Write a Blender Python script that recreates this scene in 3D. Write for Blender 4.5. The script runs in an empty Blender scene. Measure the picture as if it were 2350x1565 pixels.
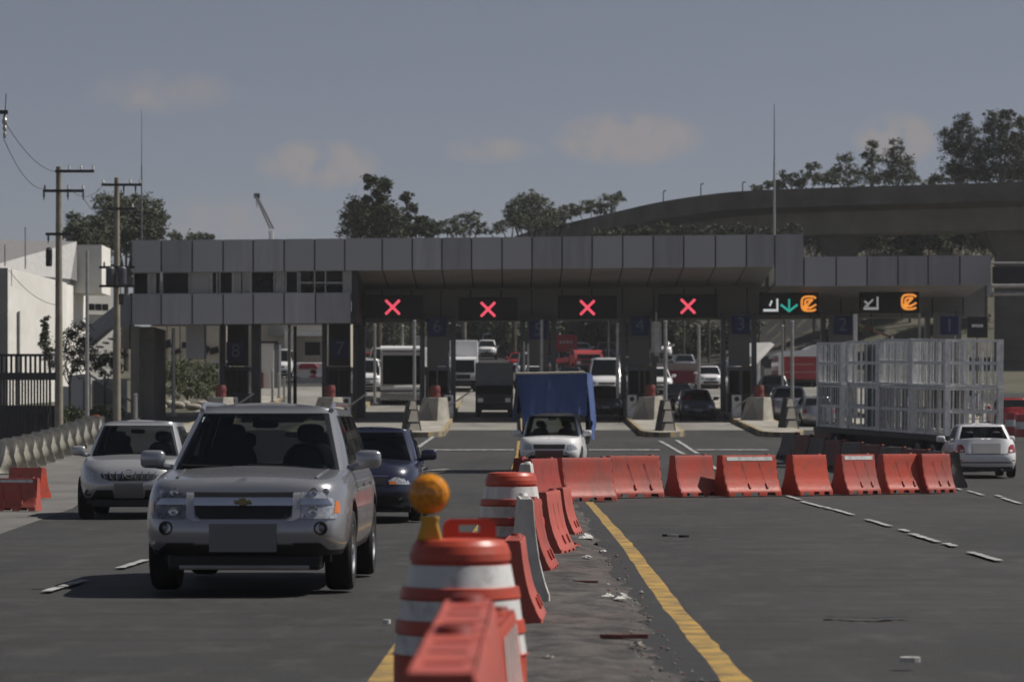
import bpy, bmesh, math, random
from mathutils import Vector, Matrix
R = math.radians
C = bpy.context.scene.collection
sc = bpy.context.scene

# ---------------------------------------------------------------- camera
F, CX, HY, HC = 7000.0, 1175.0, 985.0, 1.42      # focal length, centre, horizon of the photograph; lens height
cam_d = bpy.data.cameras.new('camera'); cam = bpy.data.objects.new('camera', cam_d); C.objects.link(cam)
cam.location = (0, 0, HC); cam.rotation_euler = (R(90), 0, 0)
cam_d.sensor_width = 36; cam_d.lens = 36*F/2350; cam_d.shift_y = (HY-782.5)/2350
cam_d.clip_end = 5000; cam_d.clip_start = .5
cam_d.dof.use_dof = True; cam_d.dof.focus_distance = 40; cam_d.dof.aperture_fstop = 3.8
sc.camera = cam
# ---------------------------------------------------------------- sun and sky
SUN_EL, SUN_AZ = 51, 80                            # azimuth clockwise from +Y (the view direction)
to_sun = Vector((math.sin(R(SUN_AZ))*math.cos(R(SUN_EL)), math.cos(R(SUN_AZ))*math.cos(R(SUN_EL)), math.sin(R(SUN_EL))))
sl = bpy.data.lights.new('sun', 'SUN'); sl.energy = 5.0; sl.angle = R(.5); sl.color = (1, .95, .88)
so = bpy.data.objects.new('sun', sl); C.objects.link(so); so.rotation_euler = to_sun.to_track_quat('Z', 'Y').to_euler()
w = bpy.data.worlds.new('World'); sc.world = w; w.use_nodes = True
nt = w.node_tree; nt.nodes.clear()
N = nt.nodes.new; LK = nt.links.new
sky = N('ShaderNodeTexSky'); sky.sky_type = 'NISHITA'; sky.sun_disc = False
sky.sun_elevation = R(SUN_EL); sky.sun_rotation = R(SUN_AZ); sky.air_density = 1.0; sky.dust_density = 1.6; sky.ozone_density = 2.0; sky.altitude = 2200
hs = N('ShaderNodeHueSaturation'); hs.inputs['Saturation'].default_value = .58; hs.inputs['Value'].default_value = 1.0
tint = N('ShaderNodeMix'); tint.data_type = 'RGBA'; tint.blend_type = 'MULTIPLY'; tint.inputs['Factor'].default_value = 1; tint.inputs['B'].default_value = (1.035, .945, 1.06, 1)
LK(sky.outputs[0], tint.inputs['A']); LK(tint.outputs['Result'], hs.inputs['Color'])
bg = N('ShaderNodeBackground'); bg.inputs[1].default_value = .044
out = N('ShaderNodeOutputWorld')
# small fair-weather clouds, placed by direction
tc = N('ShaderNodeTexCoord'); last = hs.outputs[0]
noi = N('ShaderNodeTexNoise'); noi.inputs['Scale'].default_value = 120; noi.inputs['Detail'].default_value = 6; LK(tc.outputs['Generated'], noi.inputs['Vector'])
def math_node(op, a, b=None, c=None):
    n = N('ShaderNodeMath'); n.operation = op
    for i, q in enumerate((a, b, c)):
        if q is None: continue
        if isinstance(q, (int, float)): n.inputs[i].default_value = q
        else: LK(q, n.inputs[i])
    return n.outputs[0]
sep = N('ShaderNodeSeparateXYZ'); LK(tc.outputs['Generated'], sep.inputs[0])
tx = math_node('DIVIDE', sep.outputs[0], sep.outputs[1]); tz_ = math_node('DIVIDE', sep.outputs[2], sep.outputs[1])
fwd = math_node('GREATER_THAN', sep.outputs[1], .5)
tot = None
for (px, py, rx, ry, k) in ((728, 378, 150, 62, 1.5), (690, 372, 80, 44, 1.2), (1125, 344, 135, 34, .9), (1440, 318, 190, 66, 1.5), (1480, 300, 90, 44, 1.2), (2055, 318, 105, 66, 1.4), (370, 212, 190, 60, .6), (520, 505, 230, 60, .5)):
    ex = math_node('MULTIPLY', math_node('SUBTRACT', tx, (px-CX)/F), F/rx)
    ez = math_node('MULTIPLY', math_node('SUBTRACT', tz_, (HY-py)/F), F/ry)
    r2 = math_node('ADD', math_node('MULTIPLY', ex, ex), math_node('MULTIPLY', ez, ez))
    m = math_node('MULTIPLY', math_node('MAXIMUM', math_node('SUBTRACT', 1.0, r2), 0), k)
    tot = m if tot is None else math_node('MAXIMUM', tot, m)
dens = math_node('MULTIPLY', tot, math_node('MULTIPLY_ADD', noi.outputs[0], 3.4, -1.0))
dens = math_node('MULTIPLY', math_node('MINIMUM', math_node('MAXIMUM', dens, 0), .85), fwd)
mx = N('ShaderNodeMix'); mx.data_type = 'RGBA'; LK(dens, mx.inputs['Factor']); LK(last, mx.inputs['A']); mx.inputs['B'].default_value = (6.7, 6.25, 6.25, 1)
CLOUD = mx.inputs['B']
LK(mx.outputs['Result'], bg.inputs[0]); LK(bg.outputs[0], out.inputs[0])
sc.view_settings.view_transform = 'Standard'; sc.view_settings.look = 'None'; sc.view_settings.exposure = -.08; sc.view_settings.gamma = 1

# ---------------------------------------------------------------- measuring helpers
GT = [(0,0),(60,0),(75,.05),(84,.13),(95,.28),(110,.58),(130,1.07),(147,1.68),(158,2.15),(170,2.72),(190,3.75),(215,5.05),(280,8.3),(420,14.5),(520,16.5),(4000,16.5)]
def gz(d):                                          # height of the road at distance d
    if d <= 60: return 0.0
    for (a, za), (b, zb) in zip(GT, GT[1:]):
        if d <= b: return za+(zb-za)*(d-a)/(b-a)
    return GT[-1][1]
def sst(a, b, x):
    t = min(1, max(0, (x-a)/(b-a))); return t*t*(3-2*t)
def tz(x, y):                                       # terrain: the road profile and a hill on the right
    return gz(y) + 11.5*sst(16, 34, x)*sst(236, 285, y) - .02
def P(px, py, d): return Vector(((px-CX)/F*d, d, HC+(HY-py)/F*d))
def PX(px, d): return (px-CX)/F*d
def PZ(py, d): return HC+(HY-py)/F*d
def G(px, d): return Vector(((px-CX)/F*d, d, gz(d)))
def D(py):
    lo, hi = 4.0, 400.0
    for _ in range(60):
        m = (lo+hi)/2
        if HY+(HC-gz(m))*F/m > py: lo = m
        else: hi = m
    return lo
def GP(px, py): return G(px, D(py))

# ---------------------------------------------------------------- mesh builder
class MB:
    def __init__(s): s.v, s.f, s.m, s.sm = [], [], [], []
    def add(s, vs, fs, mi=0, smooth=False):
        o = len(s.v); s.v += [tuple(p) for p in vs]
        for f in fs: s.f.append([o+i for i in f]); s.m.append(mi); s.sm.append(smooth)
        return s
    def box(s, c, d, rz=0, mi=0, rx=0, ry=0):
        M = Matrix.Translation(c) @ Matrix.Rotation(rz, 4, 'Z') @ Matrix.Rotation(ry, 4, 'Y') @ Matrix.Rotation(rx, 4, 'X')
        vs = [M @ Vector((sx*d[0]/2, sy*d[1]/2, sz*d[2]/2)) for sx in (-1,1) for sy in (-1,1) for sz in (-1,1)]
        return s.add(vs, [(0,1,3,2),(4,6,7,5),(0,4,5,1),(2,3,7,6),(0,2,6,4),(1,5,7,3)], mi)
    def span(s, x0, x1, y0, y1, z0, z1, mi=0):
        return s.box(((x0+x1)/2, (y0+y1)/2, (z0+z1)/2), (abs(x1-x0), abs(y1-y0), abs(z1-z0)), 0, mi)
    def tube(s, p0, p1, r0, r1=None, n=8, mi=0, smooth=True, cap=True):
        p0, p1 = Vector(p0), Vector(p1); r1 = r0 if r1 is None else r1
        q = (p1-p0).normalized().to_track_quat('Z', 'Y').to_matrix(); vs = []
        for p, r in ((p0, r0), (p1, r1)):
            for k in range(n):
                a = 2*math.pi*k/n; vs.append(p + q @ Vector((r*math.cos(a), r*math.sin(a), 0)))
        s.add(vs, [(k, (k+1) % n, n+(k+1) % n, n+k) for k in range(n)], mi, smooth)
        if cap: s.add(vs, [tuple(range(n))[::-1], tuple(range(n, 2*n))], mi)
        return s
    def path(s, pts, r, n=6, mi=0):
        for a, b in zip(pts, pts[1:]): s.tube(a, b, r, r, n, mi)
        return s
    def lathe(s, prof, n=24, mi=0, M=None, mis=None, smooth=True):
        M = M or Matrix.Identity(4); vs = []
        for r, z in prof:
            for k in range(n):
                a = 2*math.pi*k/n; vs.append(M @ Vector((r*math.cos(a), r*math.sin(a), z)))
        for i in range(len(prof)-1):
            s.add([vs[j] for j in range(i*n, (i+2)*n)], [(k, (k+1) % n, n+(k+1) % n, n+k) for k in range(n)], mis[i] if mis else mi, smooth)
        return s
    def prism(s, poly, lo, hi, axis='X', mi=0, smooth=False, M=None):
        f = {'X': lambda a, b, t: (t, a, b), 'Y': lambda a, b, t: (a, t, b), 'Z': lambda a, b, t: (a, b, t)}[axis]
        n = len(poly); vs = [Vector(f(a, b, lo)) for a, b in poly]+[Vector(f(a, b, hi)) for a, b in poly]
        if M: vs = [M @ p for p in vs]
        s.add(vs, [(k, (k+1) % n, n+(k+1) % n, n+k) for k in range(n)], mi, smooth)
        s.add(vs, [tuple(range(n))[::-1], tuple(range(n, 2*n))], mi); return s
    def grid(s, rows, mi=0, smooth=True, closed=False):
        h, wd = len(rows), len(rows[0]); vs = [p for r in rows for p in r]; fs = []
        for i in range(h-1):
            for j in range(wd if closed else wd-1):
                fs.append((i*wd+j, i*wd+(j+1) % wd, (i+1)*wd+(j+1) % wd, (i+1)*wd+j))
        return s.add(vs, fs, mi, smooth)
    def build(s, name, mats, parent=None, loc=None, rz=0, bevel=0, weld=False, fixn=True, ang=38):
        me = bpy.data.meshes.new(name); me.from_pydata(s.v, [], s.f); me.update()
        mats = mats if isinstance(mats, (list, tuple)) else [mats]
        for m in mats: me.materials.append(m)
        for p, mi, sm in zip(me.polygons, s.m, s.sm): p.material_index = min(mi, len(mats)-1); p.use_smooth = sm
        if weld or fixn:
            bm = bmesh.new(); bm.from_mesh(me)
            if weld: bmesh.ops.remove_doubles(bm, verts=bm.verts, dist=1e-4)
            if weld: bmesh.ops.dissolve_degenerate(bm, dist=1e-5, edges=bm.edges)
            if fixn: bmesh.ops.recalc_face_normals(bm, faces=bm.faces)
            bm.to_mesh(me); bm.free()
        if any(s.sm): me.set_sharp_from_angle(angle=R(ang))
        o = bpy.data.objects.new(name, me); C.objects.link(o)
        if parent is not None: o.parent = parent
        if loc is not None: o.location = loc
        o.rotation_euler = (0, 0, rz)
        if bevel:
            b = o.modifiers.new('bevel', 'BEVEL'); b.width = bevel; b.segments = 2; b.limit_method = 'ANGLE'; b.angle_limit = R(40)
        return o
def tag(o, label, cat, group=None, kind=None):
    o['label'] = label; o['category'] = cat
    if group: o['group'] = group
    if kind: o['kind'] = kind
    return o
def thing(name, label, cat, loc=(0,0,0), rz=0, group=None):
    o = bpy.data.objects.new(name, None); C.objects.link(o); o.location = loc; o.rotation_euler = (0, 0, rz)
    o.empty_display_size = .2
    return tag(o, label, cat, group)
def struct(o): o['kind'] = 'structure'; return o
def kids(o): return [c for c in bpy.data.objects if c.parent == o]
def dup(o, loc, rz=0, label=None, scale=None):
    r = o.copy(); C.objects.link(r); r.location = loc; r.rotation_euler = (0, 0, rz)
    if label: r['label'] = label
    if scale: r.scale = scale
    for ch in kids(o):
        c = ch.copy(); C.objects.link(c); c.parent = r
        for g in kids(ch):
            d = g.copy(); C.objects.link(d); d.parent = c
    return r
def text_mesh(name, body, size, m, parent, loc, rot=(R(90),0,0), ext=.004):
    cu = bpy.data.curves.new(name, 'FONT'); cu.body = body; cu.size = size; cu.align_x = 'CENTER'; cu.align_y = 'CENTER'; cu.extrude = ext
    t = bpy.data.objects.new(name+'_tmp', cu); C.objects.link(t)
    me = bpy.data.meshes.new_from_object(t.evaluated_get(bpy.context.evaluated_depsgraph_get()))
    bpy.data.objects.remove(t); bpy.data.curves.remove(cu)
    o = bpy.data.objects.new(name, me); C.objects.link(o); me.materials.clear(); me.materials.append(m)
    o.parent = parent; o.location = loc; o.rotation_euler = rot; return o

# ---------------------------------------------------------------- materials
def mat(name, col, rough=.6, metal=0, var=.12, scale=3.0, col2=None, bump=0, bscale=None, coat=0, spec=None, emit=0, stretch=None, detail=6, fac=(.35, .7), rvar=0, gen=False):
    m = bpy.data.materials.new(name); m.use_nodes = True; t = m.node_tree; b = t.nodes['Principled BSDF']
    b.inputs['Roughness'].default_value = rough; b.inputs['Metallic'].default_value = metal
    if coat: b.inputs['Coat Weight'].default_value = coat; b.inputs['Coat Roughness'].default_value = .06
    if spec is not None: b.inputs['Specular IOR Level'].default_value = spec
    c1 = tuple(col)+(1,); c2 = tuple(col2)+(1,) if col2 else tuple(max(0, c*(1-var*2)) for c in col)+(1,)
    co = t.nodes.new('ShaderNodeTexCoord'); mp = t.nodes.new('ShaderNodeMapping'); t.links.new(co.outputs['Generated' if gen else 'Object'], mp.inputs[0])
    if stretch: mp.inputs['Scale'].default_value = stretch
    n = t.nodes.new('ShaderNodeTexNoise'); n.inputs['Scale'].default_value = scale; n.inputs['Detail'].default_value = detail; n.inputs['Roughness'].default_value = .62
    t.links.new(mp.outputs[0], n.inputs['Vector'])
    r = t.nodes.new('ShaderNodeMapRange'); r.inputs[1].default_value = fac[0]; r.inputs[2].default_value = fac[1]; t.links.new(n.outputs[0], r.inputs[0])
    x = t.nodes.new('ShaderNodeMix'); x.data_type = 'RGBA'; x.inputs['A'].default_value = c1; x.inputs['B'].default_value = c2
    t.links.new(r.outputs[0], x.inputs['Factor']); t.links.new(x.outputs['Result'], b.inputs['Base Color'])
    if rvar:
        q = t.nodes.new('ShaderNodeMapRange'); q.inputs[3].default_value = max(.02, rough-rvar); q.inputs[4].default_value = min(1, rough+rvar)
        t.links.new(n.outputs[0], q.inputs[0]); t.links.new(q.outputs[0], b.inputs['Roughness'])
    if bump:
        n2 = t.nodes.new('ShaderNodeTexNoise'); n2.inputs['Scale'].default_value = bscale or scale*6; n2.inputs['Detail'].default_value = 5
        t.links.new(mp.outputs[0], n2.inputs['Vector'])
        bp = t.nodes.new('ShaderNodeBump'); bp.inputs['Strength'].default_value = bump; bp.inputs['Distance'].default_value = .02
        t.links.new(n2.outputs[0], bp.inputs['Height']); t.links.new(bp.outputs[0], b.inputs['Normal'])
    if emit:
        b.inputs['Emission Color'].default_value = c1; b.inputs['Emission Strength'].default_value = emit
    return m
M = {}
M['earth'] = mat('dry_earth', (.105,.09,.065), .95, var=.25, scale=.25, col2=(.04,.05,.025), bump=.6, bscale=2)
M['concrete'] = mat('concrete', (.26,.25,.23), .9, var=.2, scale=.7, bump=.3, bscale=20)
M['pale_concrete'] = mat('pale_concrete', (.40,.38,.33), .9, scale=1.1, col2=(.20,.18,.15), bump=.3, bscale=18)
M['fly'] = mat('stained_concrete', (.14,.132,.118), .92, var=.2, scale=.3, col2=(.075,.07,.062), bump=.3, bscale=8)
M['fly_girder'] = mat('girder_concrete', (.24,.232,.21), .92, var=.2, scale=.3, col2=(.16,.152,.135))
M['dark_concrete'] = mat('weathered_concrete', (.17,.165,.15), .92, var=.2, scale=.35, col2=(.09,.085,.075), bump=.3, bscale=8)
M['panel'] = mat('grey_panel', (.37,.375,.405), .45, 0, var=.04, scale=.3, spec=.4)
M['panel_joint'] = mat('panel_joint', (.03,.03,.035), .8)
M['soffit'] = mat('soffit_panel', (.33,.32,.305), .7, var=.1, scale=.4)
M['header'] = mat('header_panel', (.215,.212,.205), .7, var=.1, scale=.4)
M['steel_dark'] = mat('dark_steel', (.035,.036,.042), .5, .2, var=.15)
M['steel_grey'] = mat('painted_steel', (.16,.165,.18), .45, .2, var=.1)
M['galv'] = mat('galvanised_steel', (.42,.42,.41), .42, .55, var=.15, scale=4)
M['white_steel'] = mat('white_steel', (.80,.80,.79), .5, 0, scale=5, col2=(.5,.5,.49))
M['white_paint'] = mat('white_road_paint', (.44,.44,.43), .8, scale=4, col2=(.11,.11,.108), fac=(.40,.66))
M['yellow_paint'] = mat('yellow_road_paint', (.40,.25,.055), .85, scale=3.2, col2=(.13,.095,.05), fac=(.40,.66))
M['black_paint'] = mat('black_paint', (.02,.02,.02), .6)
M['yellow_kerb'] = mat('yellow_kerb_paint', (.36,.26,.10), .85, scale=3, col2=(.20,.18,.14))
M['orange'] = mat('orange_plastic', (.45,.062,.032), .42, scale=3.4, col2=(.22,.062,.046), bump=.2, bscale=9, fac=(.48,.80), rvar=.15)
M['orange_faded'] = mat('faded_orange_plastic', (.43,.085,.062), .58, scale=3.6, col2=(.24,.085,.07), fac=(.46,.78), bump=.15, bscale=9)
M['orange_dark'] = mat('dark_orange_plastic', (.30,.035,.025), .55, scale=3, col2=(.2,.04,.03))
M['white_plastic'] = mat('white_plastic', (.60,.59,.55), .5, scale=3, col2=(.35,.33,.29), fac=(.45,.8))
M['reflective'] = mat('reflective_sheet', (.62,.62,.61), .35, scale=7, col2=(.30,.29,.28), fac=(.50,.78))
M['amber'] = mat('amber_lens', (.78,.30,.008), .2, scale=34, col2=(.42,.12,.004), coat=.5)
M['yellow_plastic'] = mat('yellow_plastic', (.60,.33,.03), .5, scale=6)
M['tyre'] = mat('tyre_rubber', (.012,.012,.013), .85)
M['rim'] = mat('alloy_rim', (.42,.43,.45), .32, .8)
M['glass'] = mat('car_glass', (.006,.008,.009), .05, 0, var=.0, spec=.2)
M['plastic'] = mat('black_plastic', (.014,.014,.015), .55)
M['chrome'] = mat('chrome', (.62,.64,.68), .16, 1.0, var=.02)
M['lamp'] = mat('lamp_glass', (.66,.68,.71), .12, .5, scale=26, col2=(.25,.26,.28), coat=1)
M['lamp_dark'] = mat('smoked_shaded_lamp_glass', (.20,.21,.23), .12, .3, scale=18, col2=(.05,.05,.06), coat=1)  # smoked fog lenses; also the shaded tone of one headlight
M['red_lamp'] = mat('red_lamp', (.30,.012,.015), .2, coat=1)
M['amber_lamp'] = mat('amber_lamp', (.60,.16,.02), .25, coat=1)
M['plate'] = mat('number_plate', (.18,.18,.185), .5, var=.06, scale=2)
M['plate_light'] = mat('pale_number_plate', (.34,.34,.34), .5, var=.06)
M['silver'] = mat('silver_paint', (.36,.365,.39), .24, .62, var=.03, scale=2, coat=.6)
M['silver_warm'] = mat('pale_silver_paint', (.45,.455,.47), .28, .5, var=.03, scale=2, coat=.6)
M['navy'] = mat('navy_paint', (.018,.022,.05), .3, .2, var=.03, coat=.8)
M['white_car'] = mat('white_car_paint', (.76,.76,.77), .35, 0, var=.04, coat=.6)
M['slate'] = mat('slate_blue_paint', (.06,.07,.10), .35, .3, var=.03, coat=.7)
M['black_car'] = mat('black_car_paint', (.012,.012,.014), .3, 0, coat=.8)
M['red_car'] = mat('red_paint', (.38,.02,.025), .4, 0, scale=1.5, coat=.4)
M['grey_box'] = mat('grey_box_panel', (.21,.215,.22), .55, var=.1)
M['tarp'] = mat('blue_tarpaulin', (.075,.122,.30), .55, scale=1.6, col2=(.04,.075,.21), bump=.9, bscale=5, stretch=(1,1,.25))
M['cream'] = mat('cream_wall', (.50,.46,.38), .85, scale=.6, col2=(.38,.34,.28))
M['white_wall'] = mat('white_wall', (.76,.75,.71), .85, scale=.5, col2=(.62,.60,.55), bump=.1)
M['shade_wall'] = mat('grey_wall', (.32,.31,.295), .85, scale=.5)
M['corrugated'] = mat('corrugated_sheet', (.27,.265,.26), .6, .2, scale=.9, stretch=(6,6,.3))
M['window'] = mat('dark_window', (.007,.0075,.009), .10, 0, var=0, spec=.12)
M['blind'] = mat('window_blind', (.36,.36,.36), .8, var=.1, scale=2, stretch=(8,1,1))
M['blue_sign'] = mat('blue_sign', (.013,.02,.12), .5, var=.1)
M['sign_text'] = mat('sign_lettering', (.17,.21,.30), .6)
M['led_black'] = mat('led_panel', (.008,.008,.009), .6, var=.2, scale=14)
M['led_red'] = mat('red_led', (1.0,.10,.16), .5, emit=.95, var=0)
M['led_green'] = mat('green_led', (.03,.42,.33), .5, emit=.8, var=0)
M['led_white'] = mat('white_led', (.62,.64,.66), .5, emit=.7, var=0)
M['led_amber'] = mat('amber_led', (.95,.36,.06), .5, emit=.75, scale=9, col2=(.5,.12,.02))
M['wood_pole'] = mat('concrete_pole', (.27,.245,.195), .9, var=.2, scale=1.2)
M['cable'] = mat('cable', (.02,.02,.02), .7)
M['bark'] = mat('bark', (.10,.085,.065), .95, var=.3, scale=3)
M['bark_pale'] = mat('pale_bark', (.22,.20,.17), .9, var=.3, scale=3)
M['leaf_a'] = mat('dark_leaves', (.052,.062,.036), .7, scale=.8, col2=(.075,.085,.05), spec=.25)
M['leaf_b'] = mat('olive_leaves', (.10,.112,.066), .7, scale=.8, col2=(.075,.085,.05), spec=.25)
M['leaf_c'] = mat('pale_leaves', (.165,.175,.12), .7, scale=.8, col2=(.12,.13,.085), spec=.25)
M['leaf_g'] = mat('green_leaves', (.085,.115,.035), .7, scale=.8, col2=(.12,.14,.055), spec=.25)
M['brown'] = mat('rusty_red', (.20,.065,.05), .8, scale=2, col2=(.11,.06,.05))
M['paper'] = mat('waste_paper', (.62,.61,.58), .8, var=.15, scale=9)
M['red_sign'] = mat('red_panel', (.30,.018,.028), .6, scale=1.4, col2=(.22,.02,.025))
M['seat'] = mat('seat_fabric', (.05,.05,.052), .9)
M['plate_red'] = mat('dusty_red_plate', (.16,.075,.07), .6, var=.08)
M['white_barrier'] = mat('whitewashed_concrete', (.62,.60,.53), .9, scale=1.6, col2=(.24,.22,.18), bump=.3, bscale=16)
M['dusty'] = mat('dusty_grey_plastic', (.15,.135,.125), .8, scale=2, col2=(.09,.08,.075))
for k, f in enumerate((.87, 1.10)): M['panel%d' % k] = mat('grey_panel_tone', tuple(c*f for c in (.37,.375,.405)), .45, var=.12, scale=.7, spec=.4, stretch=(3,3,.3))
def clear_glass(name, tint):
    m = bpy.data.materials.new(name); m.use_nodes = True; t = m.node_tree; t.nodes.clear()
    tr = t.nodes.new('ShaderNodeBsdfTransparent'); tr.inputs[0].default_value = tint+(1,); g = t.nodes.new('ShaderNodeBsdfGlossy'); g.inputs['Roughness'].default_value = .03
    lw = t.nodes.new('ShaderNodeFresnel'); lw.inputs[0].default_value = 1.38; mx_ = t.nodes.new('ShaderNodeMixShader'); o = t.nodes.new('ShaderNodeOutputMaterial')
    n = t.nodes.new('ShaderNodeTexNoise'); n.inputs['Scale'].default_value = 2.2; bp = t.nodes.new('ShaderNodeBump'); bp.inputs['Strength'].default_value = .08; t.links.new(n.outputs[0], bp.inputs['Height']); t.links.new(bp.outputs[0], g.inputs['Normal'])
    t.links.new(lw.outputs[0], mx_.inputs[0]); t.links.new(tr.outputs[0], mx_.inputs[1]); t.links.new(g.outputs[0], mx_.inputs[2]); t.links.new(mx_.outputs[0], o.inputs[0]); return m
M['screen'] = clear_glass('tinted_glass', (.34,.37,.375))
M['interior'] = mat('cabin_lining', (.03,.03,.031), .9)
M['orange_b'] = mat('orange_plastic_worn', (.40,.060,.040), .5, scale=2.1, col2=(.20,.07,.055), bump=.25, bscale=7, fac=(.42,.74), rvar=.15, stretch=(1.5,1.5,.5))
M['orange_c'] = mat('orange_plastic_sunbleached', (.46,.085,.055), .52, scale=4.6, col2=(.26,.075,.06), bump=.2, bscale=11, fac=(.46,.72), rvar=.15, stretch=(1,1,.35))
# ================================================================ ground, roads, markings
def sheet(name, m, xs_fn, ys, dz, nx=24, noise=0):
    b = MB(); rows = []
    for y in ys:
        x0, x1 = xs_fn(y); rows.append([(x0+(x1-x0)*k/nx, y, tz(x0+(x1-x0)*k/nx, y)+dz) for k in range(nx+1)])
    b.grid(rows, smooth=True); return struct(b.build(name, m))
ys_all = [-40, 0, 30, 60] + [60+2.5*k for k in range(1, 65)] + [225+5*k for k in range(0, 40)] + [430, 460, 520, 700, 1200, 2500]
b = MB(); xs = [-900,-400,-200,-120,-80,-60,-40,-30] + [-22+2*k for k in range(0, 40)] + [60,70,80,100,140,200,400,900]
b.grid([[(x, y, tz(x, y)-.03) for x in xs] for y in ys_all]); struct(b.build('ground', M['earth']))

def asphalt_mat():
    m = bpy.data.materials.new('asphalt'); m.use_nodes = True; t = m.node_tree; p = t.nodes['Principled BSDF']; p.inputs['Roughness'].default_value = .78
    co = t.nodes.new('ShaderNodeTexCoord')
    def noise(scale, st, det=6):
        mp = t.nodes.new('ShaderNodeMapping'); mp.inputs['Scale'].default_value = st; t.links.new(co.outputs['Object'], mp.inputs[0])
        n = t.nodes.new('ShaderNodeTexNoise'); n.inputs['Scale'].default_value = scale; n.inputs['Detail'].default_value = det; n.inputs['Roughness'].default_value = .65
        t.links.new(mp.outputs[0], n.inputs[0]); return n.outputs[0]
    def mix(f, a, b2, lo, hi):
        r = t.nodes.new('ShaderNodeMapRange'); r.inputs[1].default_value = lo; r.inputs[2].default_value = hi; t.links.new(f, r.inputs[0])
        x = t.nodes.new('ShaderNodeMix'); x.data_type = 'RGBA'; t.links.new(r.outputs[0], x.inputs['Factor'])
        for q, s in ((a, 'A'), (b2, 'B')):
            if isinstance(q, tuple): x.inputs[s].default_value = q+(1,)
            else: t.links.new(q, x.inputs[s])
        return x.outputs['Result']
    c = mix(noise(.35, (1, .25, 1)), (.0125,.0125,.013), (.034,.0335,.0325), .36, .64)      # broad worn patches along the lanes
    c = mix(noise(1.3, (.35, 1.6, 1)), c, (.011,.011,.0055), .48, .68)                   # dark scuffs across
    c = mix(noise(2.2, (1, .4, 1)), c, (.058,.0565,.0535), .52, .80)                    # dusty streaks
    c = mix(noise(55, (1, 1, 1), 3), c, (.070,.069,.067), .48, .78)                       # aggregate
    t.links.new(c, p.inputs['Base Color'])
    n2 = noise(70, (1, 1, 1), 4); bp = t.nodes.new('ShaderNodeBump'); bp.inputs['Strength'].default_value = .6; bp.inputs['Distance'].default_value = .01
    t.links.new(n2, bp.inputs['Height']); t.links.new(bp.outputs[0], p.inputs['Normal']); return m
M['asphalt'] = asphalt_mat()
ys_road = [-30, 5, 10] + [10+2.5*k for k in range(1, 126)]
sheet('road', M['asphalt'], lambda y: (-14.5-.02*max(0, y-40), 34 if y < 190 else 26), ys_road, .0)
# light concrete apron on the left
def shoulder_x(y):
    pts = [(20, -2.6*2.2), (40, -6.9), (D(1165), PX(165, D(1165))), (D(1100), PX(250, D(1100))), (D(1040), PX(345, D(1040))), (D(985), PX(420, D(985))), (150, -16.4), (400, -16.4)]
    for (a, xa), (b_, xb) in zip(pts, pts[1:]):
        if y <= b_: return xa+(xb-xa)*(y-a)/(b_-a)
    return pts[-1][1]
M['apron'] = mat('worn_concrete_paving', (.155,.15,.14), .9, scale=.5, col2=(.08,.078,.073), bump=.3, bscale=12, stretch=(1,.5,1))
sheet('pavement', M['apron'], lambda y: (-40, shoulder_x(y)), [38+2.5*k for k in range(0, 50)], .004, 30)
M['pad'] = mat('plaza_concrete', (.26,.25,.22), .9, scale=.35, col2=(.12,.115,.105), bump=.3, bscale=12, stretch=(1,.4,1))
sheet('plaza_floor', M['pad'], lambda y: (-17, 27), [139+2.5*k for k in range(0, 25)], .008, 30)

def ribbon(name, m, pts, wid, dz=.005, jag=0, n=40, seed=1):
    """painted band along ground points; wid in metres across X"""
    rnd = random.Random(seed); b = MB(); L, Rr = [], []
    for k in range(n+1):
        t = k/n*(len(pts)-1); i = min(int(t), len(pts)-2); f = t-i
        p = pts[i].lerp(pts[i+1], f); ww = wid[0]+(wid[1]-wid[0])*k/n if isinstance(wid, tuple) else wid
        j = lambda: rnd.uniform(-jag, jag)
        L.append((p.x-ww/2+j(), p.y, gz(p.y)+dz)); Rr.append((p.x+ww/2+j(), p.y, gz(p.y)+dz))
    b.grid([L, Rr], smooth=False); return struct(b.build(name, m))
# dirt median between the carriageways, ragged right edge
rnd = random.Random(5); b = MB(); rows = []
edge = [(1640,1640),(1560,1565),(1500,1500),(1478,1430),(1470,1390),(1420,1330),(1395,1280),(1368,1235),(1345,1190),(1318,1152),(1296,1120)]
ept = [GP(*e) for e in edge]
for k in range(90):
    t = k/89*(len(ept)-1); i = min(int(t), len(ept)-2); p = ept[i].lerp(ept[i+1], t-i)
    xr = p.x+rnd.uniform(-.09, .07); xl = PX(1000, 15)*.0-.20+(p.y-15)*.004
    rows.append([(xl+(xr-xl)*j/10, p.y, .007+(.03*math.sin(math.pi*j/10)+rnd.uniform(0, .022) if 0 < j < 10 else 0)) for j in range(11)])
b.grid(rows, smooth=True)
M['median'] = mat('median_rubble', (.088,.077,.071), .95, scale=3.2, col2=(.028,.026,.025), bump=1.0, bscale=14, stretch=(1,.7,1), fac=(.4,.62))
struct(b.build('median_strip', M['median']))
ribbon('tar_edge', mat('tar_seam', (.026,.026,.027), .8, var=.2, scale=3), [p+Vector((.12, 0, 0)) for p in ept[1:]], .42, .0045, .07, 90, 8)

# yellow edge lines of the two carriageways
ribbon('yellow_line_right', M['yellow_paint'], [GP(1352,1152), GP(1430,1240), GP(1540,1390), GP(1690,1565), GP(1760,1650)], (.15,.17), .0055, .012, 60, 2)
ribbon('yellow_line_left', M['yellow_paint'], [GP(840,1620), GP(1189,1040), GP(1191,1012)], (.15,.14), .0055, .01, 60, 3)
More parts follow.
